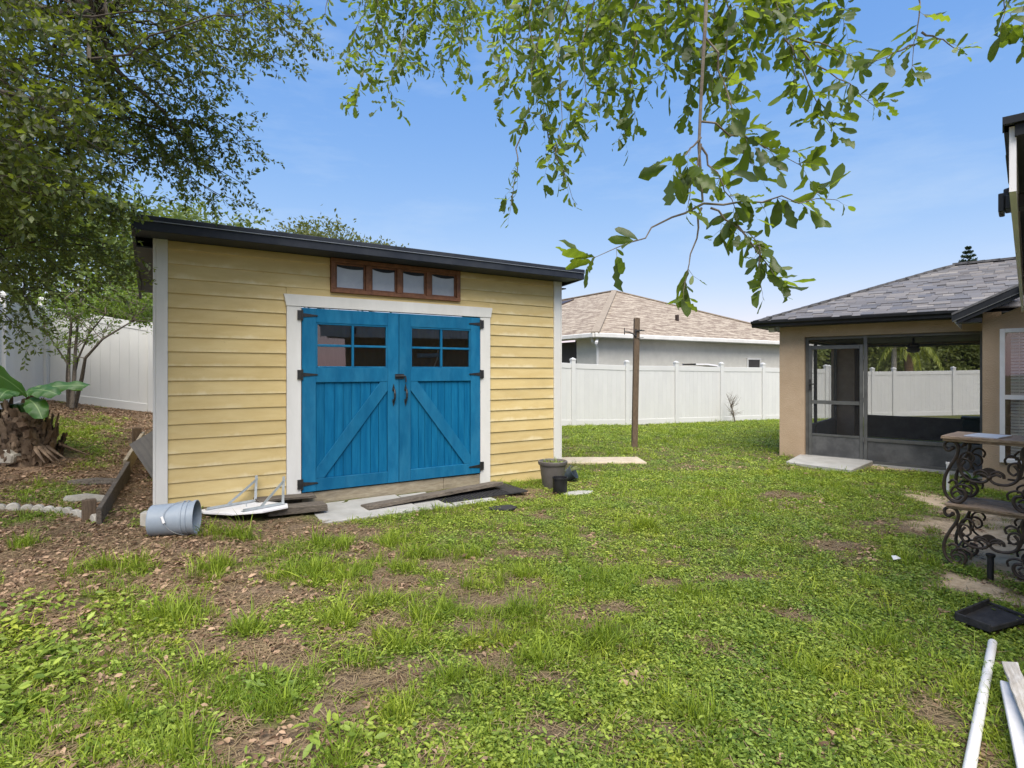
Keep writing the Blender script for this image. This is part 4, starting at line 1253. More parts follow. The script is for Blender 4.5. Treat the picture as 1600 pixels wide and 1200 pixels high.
def build_fan():
    x, y = hx(1427, 2.3), 2.3
    p = H0 + HV * x + HW * y
    root = thing('ceiling_fan', 'dark ceiling fan hanging from the porch ceiling behind the screens', 'ceiling fan', (p.x, p.y, 2.06), R(20))
    MB().tube([(0, 0, .20), (0, 0, .08)], .02, 8).build('downrod', M['black_iron'], root)
    MB().lathe([(.001, .10), (.10, .09), (.12, .04), (.10, 0), (.04, -.01)], 20).build('motor', M['black_iron'], root, smooth='auto')
    MB().lathe([(.10, -.005), (.12, -.03), (.10, -.07), (.05, -.09), (.001, -.095)], 20).build('light_bowl', M['alu_light'], root, smooth=True)
    for k in range(5):
        a = 2 * math.pi * k / 5
        MB().box(.12, .62, -.06, .06, .035, .043).build('blade', M['ceiling_brown'], root, rz=a, bevel=.002)
build_fan()

def build_bin():
    x, y = hx(1529, 3.6), 3.6
    p = H0 + HV * x + HW * y
    root = thing('storage_tub', 'dark green lidded tub standing inside the screened porch', 'tub', (p.x, p.y, -.012), -TH)
    MB().prism([(-.22, 0), (.22, 0), (.26, .62), (-.26, .62)], -.2, .2).build('body', M['bin_green'], root, bevel=.02)
    MB().box(-.28, .28, -.22, .22, .621, .67).build('lid', M['bin_green'], root, bevel=.01)
build_bin()

# concrete step at the screen door
def build_step():
    c = [G(1257, 711), G(1228, 726), G(1330, 740), G(1364, 727)]
    cen = sum(c, Vector()) / 4
    poly = [((p - cen).x, (p - cen).y) for p in c]
    o = MB().prism(poly, -.05, .05, 'z').build('step_slab', M['concrete'], None, (cen.x, cen.y, .0), bevel=.01)
    tag(o, 'pale concrete step slab in front of the porch screen door', 'step')
build_step()
# ------------------------------------------------------------------ things lying about in the yard
def build_slabs():
    g = 'concrete pavers along the shed front'
    for s0, s1, o0, o1, z, lab in ((1.34, 2.44, .06, .93, .045, 'long grey concrete paver under the left blue door, leftmost of the row'),
                                   (2.455, 2.84, .08, .925, .035, 'middle grey concrete paver between the long paver and the rubber mat'),
                                   (2.86, 3.42, .74, .92, .030, 'narrow grey paver in front of the black rubber mat')):
        sk = random.uniform(-.02, .02)
        p = sh(s0, o1, 0)
        o = MB().prism([(0, 0), (s1 - s0, sk), (s1 - s0 + .01, o1 - o0), (.03, o1 - o0)], -.06, .0, 'z').build('paver', M['concrete'], None, (p.x, p.y, z), SA, bevel=.006)
        tag(o, lab, 'paver', g)
build_slabs()

def rough_plank(L, w, t, n=14, seed=0, jag=.02):
    r = random.Random(seed)
    m = MB()
    vs_ = []
    for i in range(n + 1):
        x = L * i / n
        e = r.uniform(-1, 1) * .004
        if i in (0, n): e = 0
        for y, z in ((0, 0), (w, 0), (w, t), (0, t)):
            vs_.append((x + (r.uniform(-jag, jag) if i in (0, n) else 0), y + e + (r.uniform(-.003, .003)), z + r.uniform(-.002, .002)))
    fs = []
    for i in range(n):
        for k in range(4):
            fs.append((i * 4 + k, i * 4 + (k + 1) % 4, i * 4 + 4 + (k + 1) % 4, i * 4 + 4 + k))
    fs += [(3, 2, 1, 0), (n * 4, n * 4 + 1, n * 4 + 2, n * 4 + 3)]
    return m.add(vs_, fs)

p = sh(1.90, .70, .052)
o = rough_plank(1.88, .26, .042, 16, 3).build('plank', M['old_wood'], None, p, (R(-7), R(-1.5), SA + R(5)), bevel=.003)
tag(o, 'long weathered grey plank lying on the pavers below the blue doors', 'plank')
o = rough_plank(.62, .20, .075, 8, 5, .03).build('timber', M['old_wood'], None, sh(.86, .62, .10), (0, R(3), SA + R(6)), bevel=.006)
tag(o, 'short thick grey timber beside the pavers, next to the white board', 'timber')
o = rough_plank(.62, .14, .03, 8, 8, .03).build('plank', M['old_wood'], None, sh(.83, .20, .165), (R(4), R(2), SA + R(2)), bevel=.003)
tag(o, 'short weathered plank at the foot of the white door casing', 'plank')

def build_mat():
    """black ring mat: border and a lattice of rubber bars"""
    p = sh(2.80, .79, .034)
    root = thing('rubber_mat', 'black perforated rubber mat on the pavers under the long plank', 'mat', p, SA)
    L, Wd = 1.15, .56
    m = MB()
    for k in range(26):
        x = L * k / 25
        m.box(x - .007, x + .007, 0, Wd, 0, .014)
    for k in range(13):
        y = Wd * k / 12
        m.box(0, L, y - .0065, y + .0065, .001, .0128)
    m.box(L - .22, L + .02, -.01, Wd + .01, .0005, .0135)
    for k in range(10): m.prism([(L + .02, Wd * k / 10), (L + .05, Wd * (k + .5) / 10), (L + .02, Wd * (k + 1) / 10)], .0005, .0135, 'z')
    tag(m.build('lattice', M['rubber'], root), kind='stuff')
build_mat()

def build_scrap():
    c = G(790, 797)
    m = MB()
    r = random.Random(4)
    pts = []
    for k in range(14):
        a = 2 * math.pi * k / 14
        rr = .15 * r.uniform(.6, 1.15)
        pts.append((rr * math.cos(a) * 1.25, rr * math.sin(a)))
    m.prism(pts, 0, .015, 'z')
    o = m.build('mat_scrap', M['rubber'], None, (c.x, c.y, c.z + .02), R(20))
    tag(o, 'torn scrap of black rubber matting lying in the grass', 'mat scrap')
build_scrap()

def build_board():
    """white eight-sided board with two folded steel brackets"""
    root = thing('shelf_board', 'white angular board with two galvanized folding brackets lying against the shed wall', 'board', sh(.68, .38, .155), SA)
    pl = [(0.28, .22), (.30, .37), (.53, .66), (.80, .74), (1.06, .64), (1.09, .46), (.87, .06), (.6, .07)]
    def q(s, o): return (s - .68, .38 - o)
    root.rotation_euler = (R(-3), 0, SA)
    MB().prism([q(*a) for a in pl], 0, .022, 'z').build('panel', M['plastic_white'], root, bevel=.003)
    def arm(a, b, w=.040, t=.006):
        m = MB().bar(a, b, w, t)
        d = (Vector(b) - Vector(a)).normalized()
        sx = d.cross(V(0, 0, 1)); sx = sx.normalized() if sx.length > .01 else V(1, 0, 0)
        up = sx.cross(d)
        m.bar(Vector(a) + sx * (w / 2) + up * .011, Vector(b) + sx * (w / 2) + up * .011, t * .7, .026)
        return m
    for (a, b, h, mid, name) in (((.33, .30), (.83, .10), .28, .42, 0), ((.62, .66), (1.04, .50), .29, .45, 1)):
        A = Vector((*q(*a), .030)); Bp = Vector((*q(*b), .030))
        Tp = Bp + V(.012, 0, h)
        br = arm(A, Bp).build('bracket', M['steel'], root)
        arm(Bp + V(0, 0, .002), Tp, .058).build('upright', M['steel'], br)
        mid_ = A.lerp(Bp, mid)
        arm(mid_ + V(0, 0, .012), Tp - V(0, 0, .045), .046).build('strut', M['steel'], br)
        for P_ in (mid_, Tp - V(0, 0, .045), A.lerp(Bp, .06)): MB().tube([P_ + V(0, -.02, .01), P_ + V(0, .02, .01)], .008, 8).build('rivet', M['steel'], br)
    c = Vector((*q(.70, .36), .022))
    MB().tube([c, c + V(0, 0, .06)], .005, 6).build('bolt', M['steel'], root)
build_board()

def build_bucket():
    c = G(272, 836)
    ax = Vector((math.cos(R(15)), math.sin(R(15)), .02)).normalized()
    root = thing('bucket', 'grey blue plastic bucket tipped on its side by the shed corner', 'bucket', (c.x, c.y, c.z + .145))
    rot = ax.to_track_quat('Z', 'Y').to_matrix().to_4x4()
    L = .37
    Mx = Matrix.Translation(-ax * L / 2) @ rot
    pr = [(.001, 0), (.125, 0), (.131, .008), (.141, .26), (.1415, .262), (.149, .264), (.149, .272), (.1425, .274), (.143, .300), (.151, .302), (.151, .310), (.144, .312), (.1455, .345), (.153, .347), (.153, .37),
          (.1445, .37), (.142, .30), (.134, .012), (.001, .010)]
    MB().lathe(pr, 40, Mx).build('body', M['bucket'], root, smooth='auto')
    # wire bail lying along the side
    def pt(a, z, r): return Mx @ Vector((r * math.cos(a), r * math.sin(a), z))
    best = max(range(36), key=lambda k: -(pt(2 * math.pi * k / 36, .2, .14)).y + .35 * (pt(2 * math.pi * k / 36, .2, .14)).z)
    a0 = 2 * math.pi * best / 36
    pts = [pt(a0 + t * math.pi / 2 * 0.98, .30 - .16 * math.cos(t * math.pi / 2), .152) for t in np.linspace(-1, 1, 21)]
    MB().tube(pts, .0028, 6).build('handle', M['steel'], root)
    MB().tube([pt(a0 - .05, .13, .152), pt(a0 + .33, .15, .152)], .011, 8).build('grip', M['plastic_white'], root)
    b = G(219, 826)
    o = MB().box(-.10, .10, -.05, .05, 0, .13).build('brick', M['edging'], None, (b.x + .05, b.y + .12, b.z + .0), R(12), bevel=.006)
    tag(o, 'small pale block half hidden behind the tipped grey bucket', 'block')
build_bucket()

def build_pots():
    # large planter
    c = sh(4.56, .55, 0); c.z = zg(c.x, c.y)
    root = thing('planter', 'large brown plastic planter with weeds by the right corner of the shed', 'planter', c)
    MB().lathe([(.001, .0), (.135, 0), (.14, .01), (.182, .32), (.197, .325), (.205, .34), (.205, .372), (.190, .378), (.176, .36), (.172, .325), (.001, .325)], 36).build('pot', M['pot_brown'], root, smooth='auto')
    MB().lathe([(.172, .332), (.12, .345), (.05, .35), (.001, .348)], 24).build('soil', M['soil'], root)
    v, f, tn = [], [], []
    for k in range(60):
        a, r = random.uniform(0, 6.28), .16 * math.sqrt(random.random())
        p = V(r * math.cos(a), r * math.sin(a), .345)
        d = V(random.uniform(-1, 1), random.uniform(-1, 1), random.uniform(.4, 1.4)).normalized() * random.uniform(.03, .10)
        s = d.cross(V(0, 0, 1)).normalized() * .006
        n = len(v)
        v += [p - s, p + s, p + d * .6 + s * .8, p + d * .6 - s * .8]; f.append((n, n + 1, n + 2, n + 3)); tn.append(random.random())
        n = len(v)
        e = p + d + V(0, 0, -.01)
        v += [p + d * .6 - s * .8, p + d * .6 + s * .8, e + s * .1, e - s * .1]; f.append((n, n + 1, n + 2, n + 3)); tn.append(random.random())
    tag(put('weeds', fast_mesh('weeds', np.array(v), np.array(f), M['weed'], tn), root), kind='stuff')
    # small nursery pot
    c2 = G(875, 772)
    r2 = thing('nursery_pot', 'small black nursery pot in front of the brown planter', 'pot', c2)
    MB().lathe([(.001, 0), (.085, 0), (.092, .01), (.098, .20), (.103, .202), (.103, .222), (.096, .222), (.093, .19), (.001, .18)], 28).build('pot', M['pot_black'], r2, smooth='auto')
    MB().lathe([(.093, .188), (.05, .193), (.001, .19)], 16).build('soil', M['soil'], r2)
    # tipped pot with a strappy plant
    c3 = G(892, 758) + V(0, .25, 0)
    c3.z = zg(c3.x, c3.y)
    r3 = thing('tipped_pot', 'small dark blue pot tipped over with a pale strappy plant, right of the planter', 'pot', (c3.x, c3.y, c3.z + .11))
    ax = Vector((.62, -.25, .42)).normalized()
    Mx = Matrix.Translation(-ax * .10) @ ax.to_track_quat('Z', 'Y').to_matrix().to_4x4()
    MB().lathe([(.001, 0), (.075, 0), (.10, .17), (.108, .172), (.108, .19), (.098, .19), (.08, .06), (.001, .05)], 28, Mx).build('pot', M['pot_blue'], r3, smooth='auto')
    Mi = Matrix.Translation(-ax * .20 + V(-.06, -.06, -.03)) @ ax.to_track_quat('Z', 'Y').to_matrix().to_4x4()
    MB().ball((-.09, -.07, -.05), .055, 10, 6, (1, .9, .8)).build('root_ball', M['husk'], r3)
    lm = leaf_mat('strap_leaf', (0.20, 0.24, 0.09), (0.46, 0.47, 0.28), (0.4, 0.42, 0.15), .3)
    for k in range(9):
        a = random.uniform(-.9, .9)
        b = random.uniform(-.5, .5)
        d = (ax * .4 + V(math.sin(a) * .8 + .05, b * .5, .75)).normalized()
        ln = random.uniform(.15, .27)
        s = d.cross(V(0, 1, 0)).normalized() * .014
        p0 = V(-.04, -.02, 0)
        pts = [p0 + d * (ln * t) + V(.10 * t * t * math.sin(a), 0, -.09 * t * t) for t in (0, .35, .7, 1)]
        wv = (.7, 1, .7, .08)
        MB().add([q_ - s * w_ for q_, w_ in zip(pts, wv)] + [q_ + s * w_ + V(0, .004, .004) for q_, w_ in zip(pts, wv)], [(i, i + 1, i + 5, i + 4) for i in range(3)]).build('leaf', lm, r3)
    # stepping stone
    c4 = G(903, 773)
    o = MB().prism([(-.19, -.07), (.12, -.10), (.25, .02), (.05, .10), (-.22, .07)], -.04, .022, 'z').build('stepping_stone', M['concrete'], None, (c4.x, c4.y, c4.z + .012), R(24), bevel=.008)
    tag(o, 'flat pale stepping stone in front of the pots', 'stone')
    # concrete walk strip beyond the shed
    a, b = G(868, 720), G(1004, 721)
    o = MB().box(0, 1, -.30, .30, -.06, .0).build('path_slab', M['sand_concrete'], None, (a.x - .3, a.y, zg(a.x + .7, a.y) + .035), math.atan2((b - a).y, (b - a).x), bevel=.01)
    o.scale = ((b - a).length + .3, 1, 1)
    tag(o, 'narrow sandy concrete slab set in the lawn right of the shed', 'path slab')
build_pots()

def build_post():
    b = G(991, 700)
    top = ray_pt(995, 498, b.y)
    root = thing('clothesline_post', 'weathered brown wooden clothesline post standing in the lawn', 'post', b)
    d = top - b
    MB().bar(V(0, 0, -.2), d, .115, .115).build('pole', M['post_wood'], root, bevel=.006)
    t = d * .905
    br = MB()
    br.bar(t + V(-.05, -.07, .0), t + V(.10, -.07, .01), .03, .03)
    br.tube([t + V(-.02, -.075, -.12), t + V(-.10, -.08, -.06), t + V(-.18, -.08, -.03), t + V(-.27, -.08, -.02)], [.018, .016, .014, .013], 8)
    br.tube([t + V(-.27, -.08, .06), t + V(-.27, -.08, -.08)], .010, 6)
    br.tube([t + V(.06, -.07, .0), t + V(.15, -.07, .01)], .014, 6)
    br.tube([t + V(-.03, -.07, -.14), t + V(-.03, -.07, .03)], .016, 6)
    br.build('line_bracket', M['black_iron'], root)
    MB().tube([t + V(.0, -.075, -.15), t + V(.13, -.075, -.14)], .008, 6).build('line_hook', M['black_iron'], root)
    MB().tube([d + V(.0, 0, .0), d + V(0, 0, .015)], .065, 4).build('post_top', M['post_wood'], root)
build_post()

# ------------------------------------------------------------------ two-tier scroll iron stand
def build_rack():
    o0 = Vector((3.60, 4.60, 0))
    rdir = Vector((.63, -.777, 0)).normalized()
    ang = math.atan2(rdir.y, rdir.x)
    z0 = zg(o0.x, o0.y)
    root = thing('iron_stand', 'two tier wrought iron scroll stand with brown wooden shelves by the house', 'stand', (o0.x, o0.y, z0), ang)
    Wd, Dp = .46, .36
    H1, H2 = .50, 1.055
    iron = M['rack_iron']
    def spiral(c, r0, r1, a0, a1, n=22):
        return [(c[0] + (r0 + (r1 - r0) * t) * math.cos(a0 + (a1 - a0) * t), c[1] + (r0 + (r1 - r0) * t) * math.sin(a0 + (a1 - a0) * t)) for t in np.linspace(0, 1, n)]
    def smooth(pts, n=6):
        """Catmull-Rom through (x, z) points"""
        P = [Vector((*p, 0)) for p in pts]
        P = [P[0] * 2 - P[1]] + P + [P[-1] * 2 - P[-2]]
        out = []
        for i in range(1, len(P) - 2):
            for k in range(n):
                t = k / n
                a, b, c, d = P[i - 1:i + 3]
                q = .5 * ((2 * b) + (c - a) * t + (2 * a - 5 * b + 4 * c - d) * t * t + (3 * b - a - 3 * c + d) * t ** 3)
                out.append((q.x, q.y))
        out.append((P[-2].x, P[-2].y))
        return out
    def leg(zb, h, y, sg, x):
        """S-shaped leg: curls out at the top, bellies out and curls in at the foot"""
        k = h / .5
        S = [(.0, .455), (-.028, .430), (-.052, .452), (-.052, .488), (-.022, .512), (.018, .500), (.036, .452), (.022, .385), (-.018, .300), (-.050, .215), (-.060, .130), (-.040, .055), (.010, .012), (.058, .022), (.085, .070), (.072, .115), (.035, .125)]
        pts = smooth([(px * 1.0, pz * k * .97) for px, pz in S])
        mb = MB().tube([V(x + sg * a, y, zb + b) for a, b in pts], .0125, 8)
        mb.ball((x + sg * pts[0][0], y, zb + pts[0][1]), .017)
        L = mb.build('leg', iron, root, smooth='auto')
        sc = MB()
        for Q in ([(.055, .060), (.03, .035), (.0, .055), (-.010, .10), (.02, .145), (.075, .16), (.12, .13), (.115, .085)],
                  [(.036, .45), (.030, .36), (.05, .26), (.11, .20), (.18, .19)],
                  [(.028, .33), (.06, .375), (.105, .36), (.115, .31), (.085, .28), (.062, .30)],
                  [(.06, .25), (.04, .31), (.055, .40), (.10, .43), (.135, .395), (.125, .355)],
                  [(-.03, .16), (.0, .19), (.03, .165), (.022, .13)], [(-.005, .075), (.03, .10), (.06, .075)]):
            sc.tube([V(x + sg * a, y + .004, zb + b) for a, b in smooth([(a, b * k * .97) for a, b in Q])], .0085, 6)
        sc.build('scroll', iron, L, smooth='auto')
    def stretcher(zb, h, y):
        k = h / .5
        m = MB()
        cx = Wd / 2
        for sg in (-1, 1):
            for Q in ([(.0, .235), (-.018, .205), (-.055, .19), (-.115, .195), (-.165, .235), (-.175, .30), (-.15, .345)],
                      [(-.006, .235), (-.015, .268), (-.05, .285), (-.085, .268), (-.09, .238)], [(-.012, .245), (-.045, .262), (-.075, .25)]):
                m.tube([V(cx + sg * a, y, zb + b) for a, b in smooth([(a, b * k) for a, b in Q])], .0105, 8)
        m.ball((cx, y, zb + .235 * k), .019)
        m.build('stretcher', iron, root, smooth='auto')
        fan = MB()
        for t in np.linspace(-.75, .75, 6):
            fan.bar(V(cx, y, zb + .245 * k), V(cx + .055 * math.sin(t), y, zb + .245 * k + .062 * math.cos(t)), .012, .014)
        fan.prism([(cx + .06 * math.sin(t), zb + .245 * k + .068 * math.cos(t)) for t in np.linspace(-.8, .8, 9)] + [(cx + .04 * math.sin(t), zb + .245 * k + .045 * math.cos(t)) for t in np.linspace(.8, -.8, 9)], y - .006, y + .006)
        fan.build('fan_finial', iron, root)
    for zb, h in ((0, H1 - .03), (H1 + .005, H2 - H1 - .045)):
        for y in (0.0, Dp):
            leg(zb, h, y, 1, .0); leg(zb, h, y, -1, Wd)
        stretcher(zb, h, 0.0)
        m = MB()
        for x in (.02, Wd - .02):
            m.tube([V(x, 0, zb + .13), V(x, Dp / 2, zb + .16), V(x, Dp, zb + .13)], .008, 6)
        m.build('side_brace', iron, root)
    def shelf(z, x0, x1, y0, y1, t):
        n = 3
        w = (y1 - y0) / n
        s = MB().box(x0 + .01, x1 - .01, y0 + .012, y1 - .012, z - t - .018, z - t).build('shelf', M['rack_wood'], root, bevel=.003)
        for i in range(n): rough_plank(x1 - x0, w - .003, t, 8, 30 + i, .004).build('shelf_board', M['rack_wood'], s, (x0, y0 + i * w, z - t + .001), bevel=.003)
    shelf(H1 + .005, -.045, Wd + .05, -.05, Dp + .05, .022)
    shelf(H2, -.065, Wd + .12, -.07, Dp + .07, .026)
    # white card on top
    q = root.matrix_basis @ Vector((.20, .12, H2))
    q = Matrix.Translation(root.location) @ Matrix.Rotation(ang, 4, 'Z') @ Vector((.19, .12, H2 + .002))
    o = MB().box(-.10, .12, -.15, .15, 0, .010).build('tile_sample', M['paper'], None, q, ang + R(-6), bevel=.002)
    tag(o, 'flat white tile sample lying on the top shelf of the iron stand', 'tile')
build_rack()

def build_small():
    b = G(1481, 771)
    root = thing('pvc_riser', 'short white sprinkler riser pipe standing left of the iron stand', 'pipe', b)
    h = (771 - 722) * b.y / F
    MB().tube([(0, 0, -.05), (0, 0, h - .03)], .017, 10).build('pipe', M['plastic_white'], root)
    MB().tube([(0, 0, h - .03), (0, 0, h)], .023, 10).build('cap', M['plastic_white'], root)
    MB().tube([(0, 0, h), (0, 0, h + .03)], .006, 6).build('nozzle', M['black_iron'], root)
    b = G(1547, 908)
    r = thing('path_light', 'short black stake light in the grass before the iron stand', 'path light', b)
    MB().tube([(0, 0, -.05), (.004, 0, .185)], .021, 14).build('stem', M['pot_black'], r, smooth='auto')
    MB().lathe([(.001, .186), (.028, .186), (.030, .192), (.030, .205), (.022, .21), (.001, .212)], 16, Matrix.Translation((.004, 0, 0))).build('head', M['pot_black'], r, smooth='auto')
    # black boot tray
    c = [G(1493, 976), G(1545, 952), G(1612, 978), G(1548, 997)]
    cen = sum(c, Vector()) / 4
    tr = thing('boot_tray', 'shallow black plastic tray lying in the grass near the white pipe', 'tray', (cen.x, cen.y, cen.z + .03))
    L = [(p - cen) for p in c]
    for p in L: p.z = 0
    MB().prism([(p.x, p.y) for p in L], 0, .008, 'z').build('base', M['rubber'], tr)
    m = MB()
    for i, j, hgt in ((0, 1, .055), (1, 2, .02), (2, 3, .03), (3, 0, .05)):
        m.bar(L[i] + V(0, 0, .02), L[j] + V(0, 0, .02), .014, hgt)
    m.build('rim', M['rubber'], tr, bevel=.004)
    # white pipe and boards
    a, b = G(1551, 1012), G(1516, 1205)
    d = (b - a).normalized()
    e = b + d * 1.0
    o = MB().tube([V(0, 0, .03), (b - a) + V(0, 0, .03), V(e.x - a.x, e.y - a.y, zg(e.x, e.y) - a.z + .03)], .0215, 16).build('white_pipe', M['plastic_white'], None, a, smooth='auto')
    tag(o, 'long white plastic pipe lying on the grass at lower right', 'pipe')
    a, b = gnd(1567, 1034, .11), gnd(1613, 1150, .11)
    d = (b - a).normalized()
    L_ = 1.25
    o = rough_plank(L_, .064, .020, 14, 12, .006).build('fence_picket', M['weathered_white'], None, a - V(.03, .03, 0), (R(12), R(1.5), math.atan2(d.y, d.x)), bevel=.002)
    tag(o, 'peeling white wooden plank resting on top of the smooth white board', 'plank')
    a, b = gnd(1575, 1074, .05), gnd(1604, 1205, .05)
    d = (b - a).normalized()
    o = MB().box(0, 1.2, -.03, .03, 0, .028).build('trim_board', M['plastic_white'], None, a, (0, R(0), math.atan2(d.y, d.x)), bevel=.004)
    tag(o, 'smooth white board lying under the peeling plank beside the pipe', 'board')
    c = G(1400, 879)
    o = MB().add([(-.035, -.02, 0), (.03, -.025, .012), (.035, .02, .002), (-.02, .03, .02), (0, 0, .03)], [(0, 1, 4), (1, 2, 4), (2, 3, 4), (3, 0, 4), (3, 2, 1, 0)]).build('paper_scrap', M['paper'], None, c + V(0, 0, .03))
    tag(o, 'crumpled scrap of white paper in the open lawn', 'paper')
build_small()

# ------------------------------------------------------------------ planting bed: retaining boards, edging, slate, stump block
def build_bed():
    u = SU
    def side(off, t, z=0): 
        p = SL - SU * (T0 + off) + SN * t
        return Vector((p.x, p.y, z))
    T0 = .13
    a, b = side(.42, -.40), side(.10, 3.15)
    za, zb = zg(a.x, a.y), zg(b.x, b.y)
    root = thing('retaining_board', 'weathered timber retaining boards with stakes along the left side of the shed', 'retaining wall', (a.x, a.y, za))
    mid = a.lerp(b, .52)
    zm = zg(mid.x, mid.y)
    A, Bm, Bb = V(0, 0, .06), mid - a, b - a
    Bm.z, Bb.z = zm - za + .10, zb - za + .12
    MB().bar(A, Bm, .042, .20).build('board', M['old_wood'], root, bevel=.004)
    MB().bar(Bm + V(-.05, .02, .02), Bb + V(-.03, 0, .02), .042, .20).build('board', M['sill_wood'], root, bevel=.004)
    for t, off, hh in ((.06, -.11, .20), (.97, -.09, .30)):
        p = a.lerp(b, t) - SU * -off
        z = zg(p.x, p.y)
        MB().box(-.055, .055, -.03, .03, -.1, hh).build('stake', M['post_wood'], root, (p.x - a.x, p.y - a.y, z - za), SA + R(12), bevel=.006)
    # slate sheet leaning
    q = a.lerp(b, .50) - SU * -.10
    z = zg(q.x, q.y)
    m = MB()
    n = 12
    vs_ = []
    for i in range(n + 1):
        x = .30 * i / n
        wz = .003 * math.sin(i * math.pi / 1.5)
        vs_ += [(x, wz, 0), (x, wz, .66), (x, wz + .012, 0), (x, wz + .012, .66)]
    fs = []
    for i in range(n):
        k = 4 * i
        fs += [(k, k + 4, k + 5, k + 1), (k + 2, k + 3, k + 7, k + 6), (k, k + 2, k + 6, k + 4), (k + 1, k + 5, k + 7, k + 3)]
    fs += [(0, 1, 3, 2), (4 * n, 4 * n + 2, 4 * n + 3, 4 * n + 1)]
    m.add(vs_, fs)
    p0 = G(238, 758)
    p0 = Vector((p0.x - .10, p0.y + .25, 0))
    o = m.build('roof_sheet', M['slate'], None, (p0.x, p0.y, zg(p0.x, p0.y) - .06), (R(-28), R(-33), R(28)))
    tag(o, 'grey sheet of roofing leaning over the retaining board beside the shed', 'roof sheet')
    # scalloped edging, block by block
    g = 'scalloped edging blocks along the mulch bed'
    me_pts = [(0, 797), (45, 797), (88, 800), (125, 807), (150, 815)]
    P = [G(*p) for p in [(-90, 797)] + me_pts]
    dist = [0]
    for i in range(1, len(P)): dist.append(dist[-1] + (P[i] - P[i - 1]).length)
    prof = [(.055 * math.cos(t), .022 + .046 * math.sin(t)) for t in np.linspace(0, math.pi, 8)]
    mesh = MB().prism([(-.055, -.06)] + [(-x, z) for x, z in [(p[0], p[1]) for p in prof]] + [(.055, -.06)], -.022, .022).mesh('edging_block', M['edging'], bevel=.008)
    s, k = .06, 0
    names = []
    pts = []
    while s < dist[-1]:
        i = max(j for j in range(len(dist)) if dist[j] <= s)
        i = min(i, len(P) - 2)
        t = (s - dist[i]) / (dist[i + 1] - dist[i])
        pts.append((P[i].lerp(P[i + 1], t), math.atan2((P[i + 1] - P[i]).y, (P[i + 1] - P[i]).x)))
        s += .106
    N = len(pts)
    for k, (p, an) in enumerate(pts):
        o = put('edging_block', mesh, None, (p.x, p.y + random.uniform(-.008, .008), zg(p.x, p.y) + random.uniform(-.012, .006)), an + R(random.uniform(-6, 6)))
        lab = 'pale scalloped concrete edging block in the row before the mulch bed'
        if k == N - 1: lab = 'scalloped edging block at the right end of the row, nearest the retaining stake'
        tag(o, lab, 'edging block', g)
    # bits of timber half buried in the bed
    for px, py, ln, r_, lab in ((150, 757, .55, 12, 'half buried log lying across the mulch bed'), (135, 783, .4, 5, 'short flat stone strip sunk in the bed behind the edging')):
        c = G(px, py)
        o = MB().tube([(-ln / 2, 0, .01), (0, .01, .02), (ln / 2, 0, .01)], [.05, .06, .045], 8).build('log' if ln > .5 else 'sunk_stone', M['bark'] if ln > .5 else M['stone'], None, c, R(r_))
        tag(o, lab, 'log' if ln > .5 else 'stone')
build_bed()
# ------------------------------------------------------------------ foliage machinery
T_SMALL = (np.array([(0, 0, 0), (.55, .25, .06), (1, 0, -.06), (.55, -.25, .06)], float), np.array([(0, 3, 2), (0, 2, 1)]))
def leaf_template(w=.2, fold=.04, curl=.10, st=(0, .22, .48, .72, .90, 1.0), wd=(.0, .62, .92, 1.0, .66, .0), wav=0.0):
    vs_, tr = [(0, 0, 0)], []
    rows = []
    for i in range(1, len(st) - 1):
        x = st[i]
        z = -curl * x * x
        wv = wav * (1 if i % 2 else -1)
        rows.append(len(vs_))
        vs_ += [(x, w * wd[i], z + fold + wv), (x, 0, z), (x, -w * wd[i], z + fold - wv)]
    tip = len(vs_)
    vs_.append((1, 0, -curl))
    a = rows[0]
    tr += [(0, a + 1, a), (0, a + 2, a + 1)]
    for r0, r1 in zip(rows[:-1], rows[1:]):
        tr += [(r0, r0 + 1, r1 + 1), (r0, r1 + 1, r1), (r0 + 1, r0 + 2, r1 + 2), (r0 + 1, r1 + 2, r1 + 1)]
    a = rows[-1]
    tr += [(a, a + 1, tip), (a + 1, a + 2, tip)]
    return np.array(vs_, float), np.array(tr)
LOBE = dict(st=(0, .16, .32, .46, .60, .74, .88, 1.0))
T_NEAR = [leaf_template(.20, .03, .12, wav=.01), leaf_template(.19, .07, .34, wav=.03), leaf_template(.26, .02, .05, wd=(0, .45, .80, .62, 1.0, .72, .80, 0), wav=.03, **LOBE), leaf_template(.15, .05, -.14, wav=.02),
          leaf_template(.24, .10, .22, wd=(0, .30, .55, .85, .75, 1.0, .62, 0), wav=.035, **LOBE)]

class Leaves:
    def __init__(s): s.p, s.x, s.n, s.l, s.t = [], [], [], [], []
    def add(s, p, x, n, l, t):
        s.p.append(p); s.x.append(x); s.n.append(n); s.l.append(l); s.t.append(t)
    def arrays(s):
        P, X, N = np.array(s.p, float), np.array(s.x, float), np.array(s.n, float)
        X /= np.linalg.norm(X, axis=1)[:, None]
        Y = np.cross(N, X)
        Y /= np.maximum(np.linalg.norm(Y, axis=1), 1e-6)[:, None]
        Z = np.cross(X, Y)
        return P, X, Y, Z, np.array(s.l, float), np.array(s.t, float)
    def mesh(s, name, mat, tpl=T_SMALL, smooth=False, keep=None):
        P, X, Y, Z, L, T = s.arrays()
        if keep is not None: P, X, Y, Z, L, T = [a[keep] for a in (P, X, Y, Z, L, T)]
        tv, tf = tpl
        vs_ = P[:, None] + L[:, None, None] * (tv[None, :, 0:1] * X[:, None] + tv[None, :, 1:2] * Y[:, None] + tv[None, :, 2:3] * Z[:, None])
        n, k = len(P), len(tv)
        fs = (tf[None] + (np.arange(n) * k)[:, None, None]).reshape(-1, 3)
        return fast_mesh(name, vs_.reshape(-1, 3), fs, mat, np.repeat(T, len(tf)), smooth)

